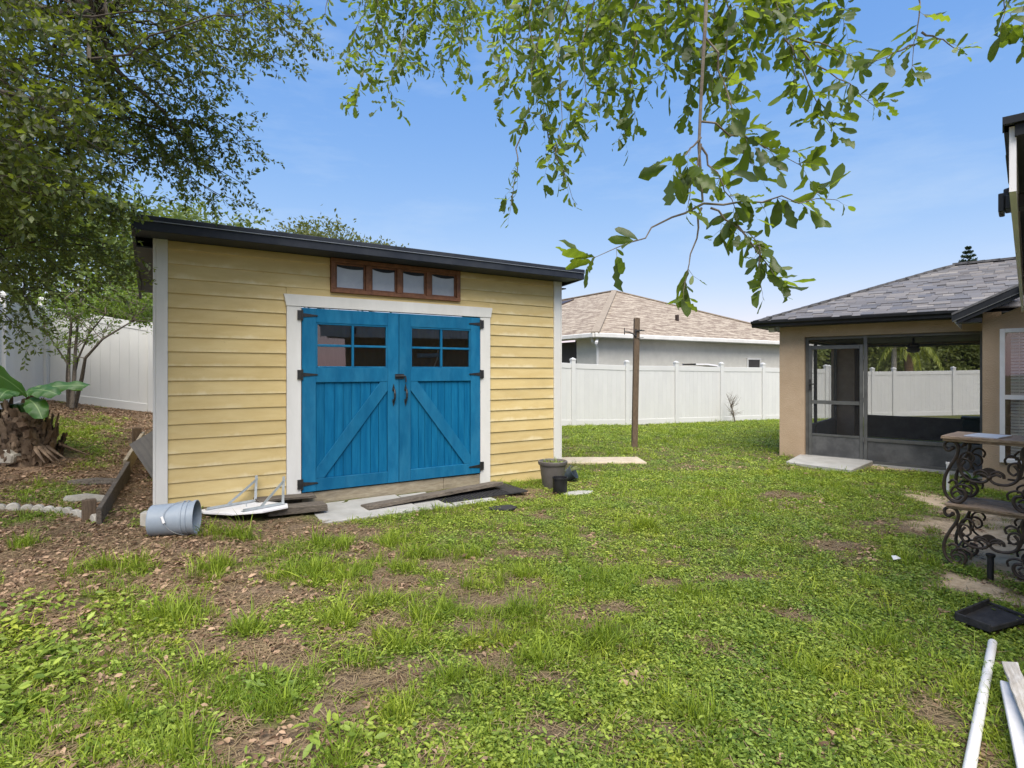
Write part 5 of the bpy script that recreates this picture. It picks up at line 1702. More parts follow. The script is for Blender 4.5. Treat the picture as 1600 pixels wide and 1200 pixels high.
def nrm(v): return v / max(1e-9, np.linalg.norm(v))

def twig(p, d, ln, ll, lv, mb, r0, rg, droop=.25, nseg=4, dens=.5, tint=(0, 1), leafspread=.9, lsz=(.6, 1.2)):
    """one twig with alternate leaves; returns its points"""
    pts = [p]
    d = nrm(d)
    for i in range(nseg):
        d = nrm(d + rg.normal(0, .16, 3) + np.array([0, 0, -droop / nseg]))
        pts.append(pts[-1] + d * ln / nseg)
    mb.tube([Vector(q) for q in pts], [r0 * .75 * (1 - .8 * i / nseg) for i in range(nseg + 1)], 4, cap=False)
    step = ll * dens
    n = max(2, int(ln / step))
    for i in range(n + 1):
        t = min(.999, (i + rg.uniform(-.3, .3)) / n + .04)
        t = max(0.02, t)
        k = int(t * nseg)
        q = pts[k] + (pts[k + 1] - pts[k]) * (t * nseg - k)
        td = nrm(pts[k + 1] - pts[k])
        s = nrm(np.cross(td, rg.normal(0, 1, 3)))
        x = nrm(td * (.55 if i < n else 1.2) + s * leafspread + np.array([0, 0, -.12]))
        nn = nrm(np.array([0, 0, .8]) + rg.normal(0, .7, 3))
        lv.add(q, x, nn, ll * rg.uniform(*lsz), rg.uniform(*tint))
    return pts

def bough(p0, p1, ntw, tl, ll, lv, mb, rg, r0=.012, droop=.3, sag=.06, dens=.5, tint=(0, 1), spread=.8, tmin=.12, sub=.35, lsz=(.6, 1.2)):
    p0, p1 = np.array(p0, float), np.array(p1, float)
    L = np.linalg.norm(p1 - p0)
    n = 7
    pts = []
    for i in range(n + 1):
        t = i / n
        q = p0 + (p1 - p0) * t + np.array([0, 0, sag * L * 4 * t * (1 - t)])
        if 0 < i < n: q = q + rg.normal(0, .02 * L, 3)
        pts.append(q)
    mb.tube([Vector(q) for q in pts], [r0 * (1 - .75 * i / n) for i in range(n + 1)], 5, cap=False)
    for j in range(ntw):
        t = tmin + (1 - tmin) * (j + rg.uniform(0, 1)) / ntw
        t = min(t, .995)
        k = int(t * n)
        q = pts[k] + (pts[k + 1] - pts[k]) * (t * n - k)
        bd = nrm(pts[k + 1] - pts[k])
        s = nrm(np.cross(bd, rg.normal(0, 1, 3)))
        d = nrm(bd * .75 + s * spread + np.array([0, 0, -.08]))
        tp = twig(q, d, tl * rg.uniform(.5, 1.15) * (1.1 - .45 * t), ll, lv, mb, r0 * .3, rg, droop, 4, dens, tint, .9, lsz)
        if rg.uniform() < sub:
            m = tp[rg.integers(1, 4)]
            d2 = nrm(d + rg.normal(0, .7, 3))
            twig(m, d2, tl * rg.uniform(.3, .6), ll, lv, mb, r0 * .22, rg, droop, 3, dens, tint, .9, lsz)
    twig(pts[-1], pts[-1] - pts[-2], tl * .6, ll, lv, mb, r0 * .25, rg, droop, 4, dens, tint, .9, lsz)

# ------------------------------------------------------------------ the big oak at the left whose limbs hang over the shed
def build_oak():
    rg = np.random.default_rng(11)
    tx, ty = -8.3, 3.4
    tz = zg(tx, ty)
    root = thing('oak_tree', 'big live oak at the left edge with dense small leaved limbs over the shed roof', 'tree', (tx, ty, tz))
    o = np.array([tx, ty, tz])
    tips = [(485, 55, 4.6), (455, 15, 4.4), (415, 85, 4.7), (360, 125, 5), (300, 115, 4.8), (250, 90, 4.5), (330, 40, 4.4), (400, 235, 5.25), (375, 205, 5.2), (335, 235, 5), (310, 190, 5.0),
            (385, 318, 5.6), (340, 306, 5.5), (375, 285, 5.3), (300, 285, 5.1), (240, 268, 4.9), (270, 250, 5), (220, 210, 4.8), (200, 150, 4.6), (150, 100, 4.2), (100, 60, 3.6), (160, 40, 3.8),
            (50, 30, 3.3), (60, 130, 3.5), (120, 190, 4.2), (60, 230, 3.8), (160, 270, 4.6), (100, 310, 4.4), (40, 330, 4), (200, 330, 4.9), (160, 380, 4.8), (90, 390, 4.5), (30, 420, 4.2), (196, 395, 5),
            (190, 440, 5.1), (130, 455, 4.9), (60, 490, 4.6), (20, 470, 4.4), (190, 355, 4.9), (215, 300, 4.9), (10, 150, 3.3), (10, 260, 3.6), (280, 30, 4.2), (220, 50, 4.1), (440, 55, 4.6), (395, 20, 4.4),
            (350, 260, 5.2), (180, 210, 4.8), (180, 320, 4.9), (60, 300, 4.3), (120, 350, 4.7), (40, 520, 4.8), (100, 425, 4.8), (180, 420, 5.0),
            (475, 70, 4.6), (435, 100, 4.7), (395, 60, 4.5), (350, 85, 4.7), (310, 140, 4.8), (260, 130, 4.6), (385, 215, 5.2), (350, 205, 5.1), (300, 230, 5.0), (355, 280, 5.2), (260, 180, 4.8), (190, 100, 4.3), (130, 140, 4.2), (90, 180, 4.0), (150, 230, 4.5), (60, 350, 4.4)]
    lv, mb = Leaves(), MB()
    hubs = []
    def add(px, py, d, k=1.0, tl=.42):
        t = np.array(ray_pt(px, py, d)) - o
        back = (np.array([-1.15, -.25, .34]) + rg.normal(0, .36, 3)) * rg.uniform(.7, 1.15) * k
        tt = (.0, 1.0)
        bough(t + back, t, 16, tl, (.051 if d > 4.1 else .058), lv, mb, rg, .010, .24, .05, .34, tt, 1.15)
        hubs.append(t + back)
    for tip in tips: add(*tip)
    for k in range(46):
        px = rg.uniform(-160, 215) if k % 3 else rg.uniform(60, 300)
        py = rg.uniform(-90, 400)
        if px > 170 and py > 270: px, py = px - 130, py - 60
        add(px, py, 4.3 + rg.uniform(-.9, 1.5))
    for k in range(6): add(rg.uniform(-80, 400), rg.uniform(-90, -30), rg.uniform(3.9, 4.6))
    # limbs that carry the boughs
    lm = MB()
    crotch = np.array([.1, .1, 3.0])
    lm.tube([(0, 0, -.3), (0, 0, .3), (.06, .02, 1.6), tuple(crotch)], [.36, .28, .23, .22], 14)
    tr = lm.build('trunk', M['bark'], root, smooth='auto')
    hubs_a = np.array(hubs)
    cen = hubs_a[rg.choice(len(hubs_a), 9, replace=False)]
    for _ in range(6):
        lab = np.argmin(((hubs_a[:, None] - cen[None]) ** 2).sum(-1), 1)
        cen = np.array([hubs_a[lab == i].mean(0) if (lab == i).any() else cen[i] for i in range(len(cen))])
    for i in range(len(cen)):
        c = cen[i]
        m = crotch + (c - crotch) * .5 + np.array([0, 0, .45])
        b = MB().tube([tuple(crotch), tuple(crotch * .6 + m * .4 + np.array([0, 0, .12])), tuple(m), tuple(m * .35 + c * .65 + np.array([0, 0, .12])), tuple(c)], [.11, .085, .06, .045, .03], 8, cap=False)
        for h in hubs_a[lab == i]:
            mid = (c + h) / 2 + np.array([0, 0, .08]) + rg.normal(0, .06, 3)
            b.tube([tuple(c), tuple(mid), tuple(h)], [.026, .02, .013], 5, cap=False)
        b.build('limb', M['bark'], root, smooth=True)
    tag(mb.build('twigs', M['oak_twig'], root), kind='stuff')
    tag(put('crown', lv.mesh('crown', M['oak_leaf']), root), kind='stuff')
build_oak()

# ------------------------------------------------------------------ the oak behind the camera: near sprays hanging into the top of the view
def build_near_oak():
    rg = np.random.default_rng(23)
    tx, ty = 1.6, -4.2
    tz = zg(tx, ty)
    root = thing('oak_tree', 'oak with large near leaves hanging on long twigs across the top of the view', 'tree', (tx, ty, tz))
    o = np.array([tx, ty, tz])
    lv, mb = Leaves(), MB()
    def P(px, py, d): return np.array(ray_pt(px, py, d)) - o
    def go(a, b, ntw, tl, ll, **k):
        bough(P(*a), P(*b), ntw, tl, ll, lv, mb, rg, k.pop('r0', .0035), k.pop('droop', .5), k.pop('sag', .02), k.pop('dens', .42), k.pop('tint', (0, 1)), k.pop('spread', .7), k.pop('tmin', .05), k.pop('sub', .5), (.35, 1.35))
    # far left cluster (530-760)
    for a, b in (((640, -90, 3.1), (560, 140, 3.0)), ((600, -80, 3.2), (540, 95, 3.1)), ((690, -90, 3.1), (605, 150, 2.9)), ((700, -80, 3.0), (650, 95, 3.0)), ((760, -90, 3.0), (715, 105, 2.9)),
                 ((660, -100, 3.0), (620, 90, 3.1)), ((720, -90, 3.2), (690, 90, 3.1)), ((590, -90, 3.0), (590, 60, 3.0)), ((740, -90, 3.3), (740, 40, 3.2)), ((560, -110, 3.4), (600, 20, 3.4)), ((680, -110, 3.4), (700, 30, 3.3))):
        go(a, b, 17, .21, .046)
    # middle cluster (760-1010)
    for a, b in (((850, -90, 2.4), (785, 150, 2.3)), ((880, -90, 2.3), (820, 190, 2.2)), ((900, -100, 2.2), (868, 240, 2.1)), ((930, -90, 2.2), (905, 190, 2.1)), ((960, -90, 2.1), (945, 150, 2.1)),
                 ((1000, -90, 2.0), (985, 190, 2.0)), ((840, -90, 2.5), (840, 110, 2.4)), ((800, -90, 2.6), (790, 60, 2.5)), ((960, -90, 2.4), (930, 100, 2.3)), ((1010, -90, 2.2), (1010, 110, 2.1)),
                 ((880, -90, 2.6), (900, 60, 2.5)), ((830, -90, 2.3), (850, 200, 2.2)), ((980, -100, 2.3), (960, 60, 2.2))):
        go(a, b, 17, .19, .048)
    go((820, 190, 2.2), (797, 330, 2.15), 5, .09, .055, sub=.2, tmin=.45)
    go((845, 180, 2.2), (893, 305, 2.15), 5, .09, .05, sub=.2, tmin=.4)
    # right part of the canopy (1000-1250)
    for a, b in (((1060, -90, 1.95), (1040, 110, 1.9)), ((1120, -90, 1.9), (1120, 120, 1.85)), ((1160, -80, 1.9), (1165, 100, 1.85)), ((1190, -80, 1.9), (1240, 130, 1.85)), ((1210, -80, 1.95), (1262, 65, 1.9)),
                 ((1090, -80, 2.0), (1080, 140, 1.95)), ((1150, -100, 2.0), (1200, 60, 1.95)), ((1250, -80, 2.0), (1320, 40, 1.95)), ((1140, -70, 1.8), (1135, 170, 1.78)), ((1060, -80, 1.8), (1075, 60, 1.8))):
        go(a, b, 15, .16, .052)
    go((1225, 60, 1.85), (1298, 195, 1.8), 7, .10, .058, tmin=.35)
    go((1235, 70, 1.85), (1365, 165, 1.8), 7, .09, .055, tmin=.5, sub=.3)
    go((1245, 60, 1.9), (1350, 95, 1.88), 5, .08, .05, tmin=.4)
    # the long hanging stem and its side twigs
    mb.tube([Vector(P(*q)) for q in ((1104, -120, 1.62), (1103, 20, 1.6), (1096, 140, 1.58), (1092, 230, 1.56), (1098, 315, 1.55))], [.0060, .0055, .0048, .0040, .003], 7, cap=False)
    J = (1099, 318, 1.55)
    go((1103, 60, 1.6), (1180, 260, 1.6), 6, .11, .059, dens=.56, tmin=.3)
    go((1095, 190, 1.57), (1250, 258, 1.58), 6, .09, .056, dens=.56, tmin=.25)
    go((1095, 215, 1.56), (1055, 265, 1.53), 3, .06, .067, dens=.56, tmin=.3, sub=.2)
    go((1095, 225, 1.56), (1075, 320, 1.54), 4, .06, .065, dens=.56, tmin=.2, sub=.2)
    go((1096, 230, 1.56), (1150, 330, 1.55), 5, .08, .059, dens=.56, tmin=.2)
    go(J, (1305, 312, 1.52), 6, .075, .063, dens=.56, tmin=.2, sag=.0, droop=.2)
    go((1110, 325, 1.55), (1195, 385, 1.54), 5, .08, .059, dens=.56, tmin=.2)
    go((1150, 350, 1.55), (1215, 440, 1.53), 6, .07, .054, dens=.56, tmin=.2)
    go(J, (930, 402, 1.50), 3, .06, .065, dens=.56, tmin=.55, sub=.3, sag=-.03)
    go((1096, 325, 1.55), (1068, 455, 1.50), 3, .055, .071, dens=.56, tmin=.65, sub=.1)
    go((1185, 380, 1.54), (1190, 452, 1.53), 3, .05, .049, dens=.56, tmin=.1)
    # small sprigs at the right
    go((1445, -70, 1.75), (1425, 105, 1.72), 5, .07, .062, tmin=.5, sub=.3)
    go((1440, 50, 1.73), (1500, 78, 1.7), 3, .05, .04, tmin=.2, sub=.1)
    go((1430, 70, 1.73), (1370, 95, 1.72), 3, .05, .055, tmin=.3, sub=.1)
    go((1600, -70, 1.7), (1565, 35, 1.68), 4, .08, .058, tmin=.4)
    go((1640, -60, 1.7), (1598, 60, 1.68), 4, .07, .055, tmin=.4)
    go((520, -60, 2.2), (508, 20, 2.2), 2, .05, .055, tmin=.5, sub=.0)
    # carrying limbs, trunk
    lm = MB().tube([(0, 0, -.3), (0, 0, .4), (-.05, .1, 1.9), (-.1, .25, 2.9)], [.34, .26, .21, .20], 14)
    lm.build('trunk', M['bark'], root, smooth='auto')
    cr = (-.1, .25, 2.85)
    for ends in ([(-.6, 2.0, 3.7), (-.9, 4.4, 3.95), (-1.2, 6.3, 3.6)], [(-1.3, 2.2, 3.9), (-2.6, 5.0, 4.2), (-3.0, 7.3, 4.1)], [(-.1, 2.2, 3.7), (.0, 4.5, 3.8), (.2, 6.1, 3.45)], [(1.5, 1.2, 4.2), (2.8, 3.5, 4.3)], [(-2.2, -.8, 4.2), (-4, -1.2, 4.6)], [(.8, -2, 4.3), (1.2, -3.6, 4.9)]):
        n = len(ends)
        lm2 = MB().tube([cr] + ends, [.12] + [.085 - .022 * i for i in range(n)], 8)
        lm2.build('limb', M['bark'], root, smooth=True)
    # crown overhead and behind, out of the picture
    lv2, mb2 = Leaves(), MB()
    for k in range(12):
        a = np.array([rg.uniform(-3.5, 4), rg.uniform(-4.0, 2.6), rg.uniform(3.9, 5.6)])
        if a[1] > 2.8 and a[2] < 4.4: a[2] += .7
        bough(a, a + np.array([rg.normal(0, .7), rg.normal(0, .7), rg.uniform(-.2, .5)]), 10, .35, .075, lv2, mb2, rg, .012, .2, .03, .55)
    tag(put('crown', lv2.mesh('crown', M['oak_leaf']), root), kind='stuff')
    tag(mb2.build('crown_twigs', M['bark_thin'], root), kind='stuff')
    tag(mb.build('twigs', M['bark_thin'], root), kind='stuff')
    # the biggest leaves in view are objects of their own, the rest one mesh
    Pp, X, Y, Z, L, T = lv.arrays()
    world = Pp + o
    sx, sy = 800 + F * world[:, 0] / world[:, 1], HZ - F * (world[:, 2] - CAMH) / world[:, 1]
    vis = (sx > -10) & (sx < 1610) & (sy > -15)
    size = L / world[:, 1] * vis * np.maximum(.35, np.abs(Y[:, 1]) * .0 + np.abs((Z * (world - np.array([0, 0, CAMH]))).sum(1) / np.linalg.norm(world, axis=1)))
    order = np.argsort(-size)
    big = set(order[:298].tolist())
    meshes = []
    for tv, tf in T_NEAR: meshes.append(fast_mesh('leaf', tv, tf, M['oak_leaf_near'], np.zeros(len(tf)), True))
    for i in order[:298]:
        ob = put('leaf', meshes[int(rg.integers(5))], root)
        mx = Matrix(((X[i, 0], Y[i, 0], Z[i, 0], 0), (X[i, 1], Y[i, 1], Z[i, 1], 0), (X[i, 2], Y[i, 2], Z[i, 2], 0), (0, 0, 0, 1)))
        s = L[i]
        ob.matrix_basis = Matrix.Translation(Pp[i]) @ mx @ Matrix.Diagonal((s, s, s, 1))
    rest = order[298:]
    q = np.array_split(rg.permutation(rest), 5)
    vs_, fs_, tn_ = [], [], []
    off = 0
    for k, part in enumerate(q):
        tv, tf = T_NEAR[k]
        vv = Pp[part][:, None] + L[part][:, None, None] * (tv[None, :, 0:1] * X[part][:, None] + tv[None, :, 1:2] * Y[part][:, None] + tv[None, :, 2:3] * Z[part][:, None])
        n, kk = len(part), len(tv)
        vs_.append(vv.reshape(-1, 3)); fs_.append((tf[None] + (np.arange(n) * kk)[:, None, None]).reshape(-1, 3) + off); tn_.append(np.repeat(T[part], len(tf)))
        off += n * kk
    tag(put('leaves', fast_mesh('leaves', np.concatenate(vs_), np.concatenate(fs_), M['oak_leaf_near'], np.concatenate(tn_), True), root), kind='stuff')
build_near_oak()

# ------------------------------------------------------------------ trees in the distance
def bg_tree(name, label, x, y, h, cr, ch, mat, n, ls, seed, trunk_r=.14, group=None, low=None, clumps=55):
    rg = np.random.default_rng(seed)
    z = zg(x, y)
    root = thing(name, label, 'tree', (x, y, z), 0, group)
    lv = Leaves()
    cz = h - ch / 2
    cl = []
    while len(cl) < clumps:
        v = rg.uniform(-1, 1, 3)
        r = np.linalg.norm(v)
        if r > 1 or r < .35: continue
        v = v * np.array([cr, cr, ch / 2]) * (1 + .16 * math.sin(5 * math.atan2(v[1], v[0]) + seed))
        cl.append(np.array([0, 0, cz]) + v)
    cl = np.array(cl)
    per = n // clumps
    for c in cl:
        s = rg.uniform(.16, .30) * cr
        t0 = rg.uniform(0, .6)
        q = c + rg.normal(0, 1, (per, 3)) * s * np.array([1, 1, .62])
        for p in q:
            lv.add(p, rg.normal(0, 1, 3), nrm(np.array([0, 0, .7]) + rg.normal(0, .7, 3)), ls * rg.uniform(.6, 1.3), min(1, t0 + rg.uniform(0, .4)))
    tag(put('crown', lv.mesh('crown', mat), root), kind='stuff')
    m = MB().tube([(0, 0, -.2), (.03, 0, h * .2), (0, .05, cz)], [trunk_r * 1.3, trunk_r, trunk_r * .7], 8)
    for c in cl[::5]: m.tube([(0, .03, max(.3, cz - ch * .35)), tuple(c * .5 + np.array([0, 0, cz * .5])), tuple(c)], [trunk_r * .5, trunk_r * .3, .015], 5, cap=False)
    m.build('trunk', M['bark'], root, smooth='auto')

bg_tree('distant_oak', 'distant olive green tree top showing above the middle of the shed roof', -10.3, 30, 8.9, 2.5, 4.0, M['far_leaf_dry'], 7500, .24, 3, clumps=44)
bg_tree('distant_oak', 'second distant tree top further right just above the shed roof', -7.8, 31, 8.2, 2.0, 3.4, M['far_leaf_dry'], 6000, .24, 4, clumps=40)
bg_tree('broadleaf_tree', 'pale green tree beyond the fence corner, nearest the shed', -10.6, 15.4, 5.4, 2.0, 4.2, M['far_leaf'], 11200, 0.17, 5)
bg_tree('broadleaf_tree', 'bushy green tree beyond the left fence behind the oak limbs', -14.5, 15, 6.6, 2.8, 5.6, M['far_leaf'], 13600, 0.20, 6)
bg_tree('broadleaf_tree', 'tall tree far left beyond the fence, mostly hidden by oak leaves', -13.6, 9.4, 5.6, 2.2, 4.6, M['far_leaf'], 11200, 0.19, 9)
bg_tree('broadleaf_tree', 'small tree beyond the back fence between the oak limbs and the shed eave', -11.6, 21, 6.6, 2.4, 4.8, M['far_leaf'], 10560, 0.20, 16)
g = 'dark trees behind the far white fence'
for i, (x, y, h) in enumerate(((15.0, 29, 4.3), (17.2, 30, 4.5), (19.4, 29.4, 4.2), (21.4, 30, 4.6), (23.6, 29.6, 4.4), (26, 30, 4.5))):
    bg_tree('woodland_tree', 'dark green tree in the row seen through the porch screens', x, y, h, 1.9, 4.7, M['wood_leaf'], 12000, .22, 40 + i, group=g)

def palm(x, y, h, mat, r, lab, fr, seed, ln=1.6):
    rg = np.random.default_rng(seed)
    z = zg(x, y)
    root = thing('palm_tree', lab, 'palm', (x, y, z))
    m = MB().tube([(0, 0, -.2), (0, 0, .5), (.02, 0, h * .6), (0, 0, h)], [r * 1.25, r, r * .95, r * 1.15], 12)
    m.build('trunk', mat, root, smooth='auto')
    for k in range(fr):
        a = 2 * math.pi * k / fr + rg.uniform(-.2, .2)
        el = rg.uniform(.1, .9)
        d = np.array([math.cos(a) * math.cos(el), math.sin(a) * math.cos(el), math.sin(el)])
        lv = Leaves()
        p = np.array([0, 0, h])
        pts = [p]
        n = 9
        for i in range(n):
            d = nrm(d + np.array([0, 0, -.26]))
            p = p + d * ln / n
            pts.append(p)
            s = nrm(np.cross(d, [0, 0, 1]))
            for sg in (-1, 1):
                for u in (0, .5):
                    lv.add(p - d * ln / n * u, nrm(d * .45 + s * sg * .6 + np.array([0, 0, -.75])), nrm(np.array([0, 0, 1]) + rg.normal(0, .3, 3)), .46 * (1 - .35 * i / n), rg.uniform(0, 1))
        f = put('frond', lv.mesh('frond', M['palm_leaf'], (T_SMALL[0] * np.array([1, .35, 1]), T_SMALL[1])), root)
        MB().tube([Vector(q) for q in pts], [.022] * 6 + [.012] * 4, 5, cap=False).build('stalk', M['palm_leaf'], f)
palm(17.35, 25.6, 4.3, M['palm_bark'], .11, 'grey trunked palm behind the far fence, left of the two palms', 11, 3)
palm(17.95, 25.5, 2.95, M['palm_bark_brown'], .17, 'brown trunked palm with drooping yellow green fronds behind the far fence', 13, 5, 1.75)

def pine(x, y, h):
    rg = np.random.default_rng(8)
    root = thing('pine_tree', 'small dark tip of a distant conifer above the porch roof', 'tree', (x, y, zg(x, y)))
    MB().tube([(0, 0, -.2), (0, 0, h)], [.25, .02], 8).build('trunk', M['bark'], root)
    lv = Leaves()
    zz = h
    while zz > 3:
        r = min(3.0, .10 + (h - zz) * .42)
        for k in range(7):
            a = 2 * math.pi * k / 7 + zz
            for i in range(14):
                t = (i + 1) / 14
                p = np.array([math.cos(a) * r * t, math.sin(a) * r * t, zz + r * .20 * t * t])
                for q in range(2): lv.add(p, nrm(np.array([math.cos(a), math.sin(a), .4]) + rg.normal(0, .6, 3)), rg.normal(0, 1, 3), .26, rg.uniform())
        zz -= .48
    tag(put('crown', lv.mesh('crown', M['pine_leaf']), root), kind='stuff')
pine(48.6, 60, 14.7)

# ------------------------------------------------------------------ multi-stem tree by the left fence, bare shrub
def build_citrus():
    rg = np.random.default_rng(31)
    b = G(112, 640)
    root = thing('citrus_tree', 'small multi stemmed tree with lime green leaves before the white fence corner', 'tree', b)
    o = np.array(b)
    D = b.y
    lv, mb = Leaves(), MB()
    st = MB()
    def P(px, py, dd=0): return np.array(ray_pt(px, py, D + dd)) - o
    stems = [((108, 638), (106, 590), (108, 545), (112, 500), (100, 468)), ((112, 638), (116, 590), (118, 545), (122, 500), (128, 462)), ((116, 638), (128, 590), (133, 560), (160, 530), (205, 503)),
             ((108, 600), (108, 572), (90, 545), (70, 515)), ((114, 595), (122, 560), (140, 520), (165, 490)), ((205, 503), (225, 480), (243, 452))]
    ends = []
    for i, s in enumerate(stems):
        pts = [P(px, py, (k * .12 - .2) * (1 if i % 2 else -1)) for k, (px, py) in enumerate(s)]
        st.tube([Vector(p) for p in pts], [.040 - .007 * k for k in range(len(pts))] if i < 3 else [.022 - .004 * k for k in range(len(pts))], 7, cap=False)
        ends.append(pts)
    st.build('trunk', M['bark'], root, smooth=True)
    for pts in ends:
        for k in range(8):
            j = rg.integers(len(pts) // 2, len(pts))
            a = pts[j]
            d = np.array([rg.normal(0, .5), rg.normal(0, .35), rg.uniform(.0, .55)])
            bough(a, a + d, 6, .26, .062, lv, mb, rg, .009, .15, .03, .5)
    for px, py, n in ((215, 470, 16), (232, 455, 14), (195, 485, 8), (225, 500, 12), (238, 490, 10), (120, 490, 8), (90, 505, 7), (60, 520, 5), (150, 480, 8), (100, 470, 8), (130, 510, 6)):
        for k in range(n):
            a = P(px + rg.uniform(-18, 18), py + rg.uniform(-15, 15), rg.uniform(-.4, .4))
            bough(a, a + np.array([rg.normal(0, .22), rg.normal(0, .2), rg.uniform(-.1, .25)]), 5, .17, .060, lv, mb, rg, .006, .15, .02, .45)
    tag(mb.build('twigs', M['bark_thin'], root), kind='stuff')
    tag(put('crown', lv.mesh('crown', M['citrus_leaf']), root), kind='stuff')
build_citrus()

def build_bare():
    rg = np.random.default_rng(2)
    b = G(1149, 661)
    root = thing('bare_shrub', 'leafless twiggy shrub before the white fence right of the clothesline post', 'shrub', b)
    mb, st = MB(), MB()
    H = 46 * b.y / F
    st.tube([(0, 0, -.05), (-.06, 0, .3), (-.16, .02, H * .7), (-.30, 0, H)], [.022, .018, .012, .005], 6)
    for k in range(22):
        z = rg.uniform(.12, .8) * H
        a = np.array([-.06 - .24 * (z / H) ** 1.5, 0, z])
        d = np.array([rg.normal(.1, .5), rg.normal(0, .4), rg.uniform(.1, .7)])
        e = a + nrm(d) * rg.uniform(.2, .5)
        m = (a + e) / 2 + rg.normal(0, .03, 3)
        mb.tube([a, m, e], [.008, .006, .003], 4, cap=False)
        for q in range(3): mb.tube([m, m + rg.normal(0, .09, 3) + np.array([0, 0, .05])], [.004, .002], 4, cap=False)
    st.build('stem', M['bark_thin'], root)
    mb.build('twigs', M['bark_thin'], root)
build_bare()

# ------------------------------------------------------------------ banana plant on its shaggy stump
def build_banana():
    rg = np.random.default_rng(77)
    b = G(38, 716)
    root = thing('banana_plant', 'banana plant with broad green leaves on a shaggy brown stump at left', 'plant', b)
    s = b.y / F * .88
    hT = (716 - 634) * s
    MB().lathe([(.001, -.1), (50 * s, -.1), (46 * s, .06), (37 * s, hT * .35), (28 * s, hT * .7), (20 * s, hT * .95), (10 * s, hT), (.001, hT)], 22).build('stump', M['husk'], root, smooth='auto')
    # torn leaf bases, plate by plate
    pm_ = []
    for k in range(5):
        L, w = (.24, .30, .20, .34, .26)[k], (.13, .11, .15, .10, .08)[k]
        vs_, fs = [], []
        n = 5
        for i in range(n + 1):
            t = i / n
            ww = w * (1 - .45 * t) * (1 + .25 * rg.normal())
            zb = .05 * t * t + .015 * rg.normal()
            for j in (-1, 0, 1): vs_.append((ww * j / 2 + .01 * rg.normal(), -zb - (.02 if j == 0 else 0), L * t + .015 * rg.normal()))
        for i in range(n):
            for j in range(2): fs.append((i * 3 + j, i * 3 + j + 1, i * 3 + j + 4, i * 3 + j + 3))
        m = len(vs_)
        vs_ += [(x, y + .007, z) for x, y, z in vs_]
        fs += [tuple(q + m for q in reversed(f)) for f in fs]
        me = MB().add(vs_, fs).mesh('husk', M['husk'], smooth='auto')
        pm_.append(me)
    rprof = lambda h: np.interp(h, [0, .35, .7, .95, 1], [57 * s, 45 * s, 34 * s, 25 * s, 14 * s])
    for k in range(190):
        h = rg.uniform(-.05, .93)
        a = rg.uniform(-math.pi, math.pi)
        r = rprof(max(0, h)) * rg.uniform(.84, 1.02)
        o = put('husk', pm_[int(rg.integers(5))], root, (r * math.cos(a), r * math.sin(a), h * hT - .04), (R(rg.uniform(-14, 10)), R(rg.uniform(-20, 20)), a + math.pi / 2))
        q = rg.uniform(.55, 1.0)
        o.scale = (q * rg.uniform(.7, 1.3), q * .7, q * rg.uniform(.8, 1.3))
    for k in range(6):                                       # splayed strips at the foot, mostly to the right
        a = rg.uniform(-.7, .5)
        r = 50 * s
        p = [V(r * math.cos(a), r * math.sin(a), .16), V((r + .12) * math.cos(a), (r + .12) * math.sin(a), .10), V((r + .32) * math.cos(a), (r + .30) * math.sin(a), .0)]
        MB().tube(p, [.024, .018, .006], 5).build('husk', M['husk'], root)
    crown = V(8 * s, -.05, hT)
    for k in range(5):
        a = 1.2 * k
        MB().tube([V(-5 * s + .06 * math.cos(a), .06 * math.sin(a), hT * .85), crown + V(-.1 + .04 * math.cos(a), .04 * math.sin(a), .10)], [.045, .03], 8).build('stalk', M['banana'], root)
    def leaf(base, az, el, ln, wd, droop, roll=0.0, fold=.14, wav=.02):
        n, m = 16, 6
        d = Vector((math.cos(az) * math.cos(el), math.sin(az) * math.cos(el), math.sin(el)))
        p = Vector(base)
        vs_, uv = [], []
        for i in range(n + 1):
            t = i / n
            w = wd * (math.sin(math.pi * min(1, (t * .93 + .045))) ** .55) * (.95 if t < .97 else .4)
            if t < .07: w = wd * .12 + w * .3
            side = d.cross(V(0, 0, 1)).normalized()
            up = side.cross(d).normalized()
            side, up = side * math.cos(roll) + up * math.sin(roll), up * math.cos(roll) - side * math.sin(roll)
            for j in range(-m, m + 1):
                q = j / m
                rip = wav * math.sin(t * 19 + (1.3 if j > 0 else 0)) * abs(q)
                vs_.append(p + side * (w / 2 * q) + up * (-fold * w * (q * q) + fold * .35 * w * abs(q) + rip))
                uv.append((t, .5 + q / 2))
            d = (d + V(0, 0, -droop / n)).normalized()
            p = p + d * (ln / n)
        k = 2 * m + 1
        fs = [(i * k + j, i * k + j + 1, (i + 1) * k + j + 1, (i + 1) * k + j) for i in range(n) for j in range(k - 1)]
        me = bpy.data.meshes.new('leaf')
        me.from_pydata([tuple(v) for v in vs_], [], fs)
        l = me.uv_layers.new(name='UVMap')
        for lp in me.loops: l.data[lp.index].uv = uv[lp.vertex_index]
        me.polygons.foreach_set('use_smooth', [True] * len(me.polygons))
        me.materials.append(M['banana'])
        put('leaf', me, root)
    c = crown + V(0, 0, .14)
    leaf(c + V(.02, 0, .06), R(183), R(48), .95, .40, .9, R(-62))         # big one up to the left
    leaf(c + V(.06, 0, .14), R(6), R(12), .70, .17, .25, R(-48), .10)     # long one out to the right
    leaf(c + V(.03, -.03, .12), R(-10), R(16), .50, .22, .7, R(-40))     # right, drooping
    leaf(c + V(-.10, -.05, .12), R(-70), R(24), .36, .26, 1.2, R(14))     # towards the camera
    leaf(c + V(.04, -.02, .02), R(-28), R(2), .46, .24, 1.2, R(-30))       # low right, drooping
    leaf(c + V(-.08, -.02, .08), R(-150), R(14), .5, .26, 1.0, R(30))     # low left
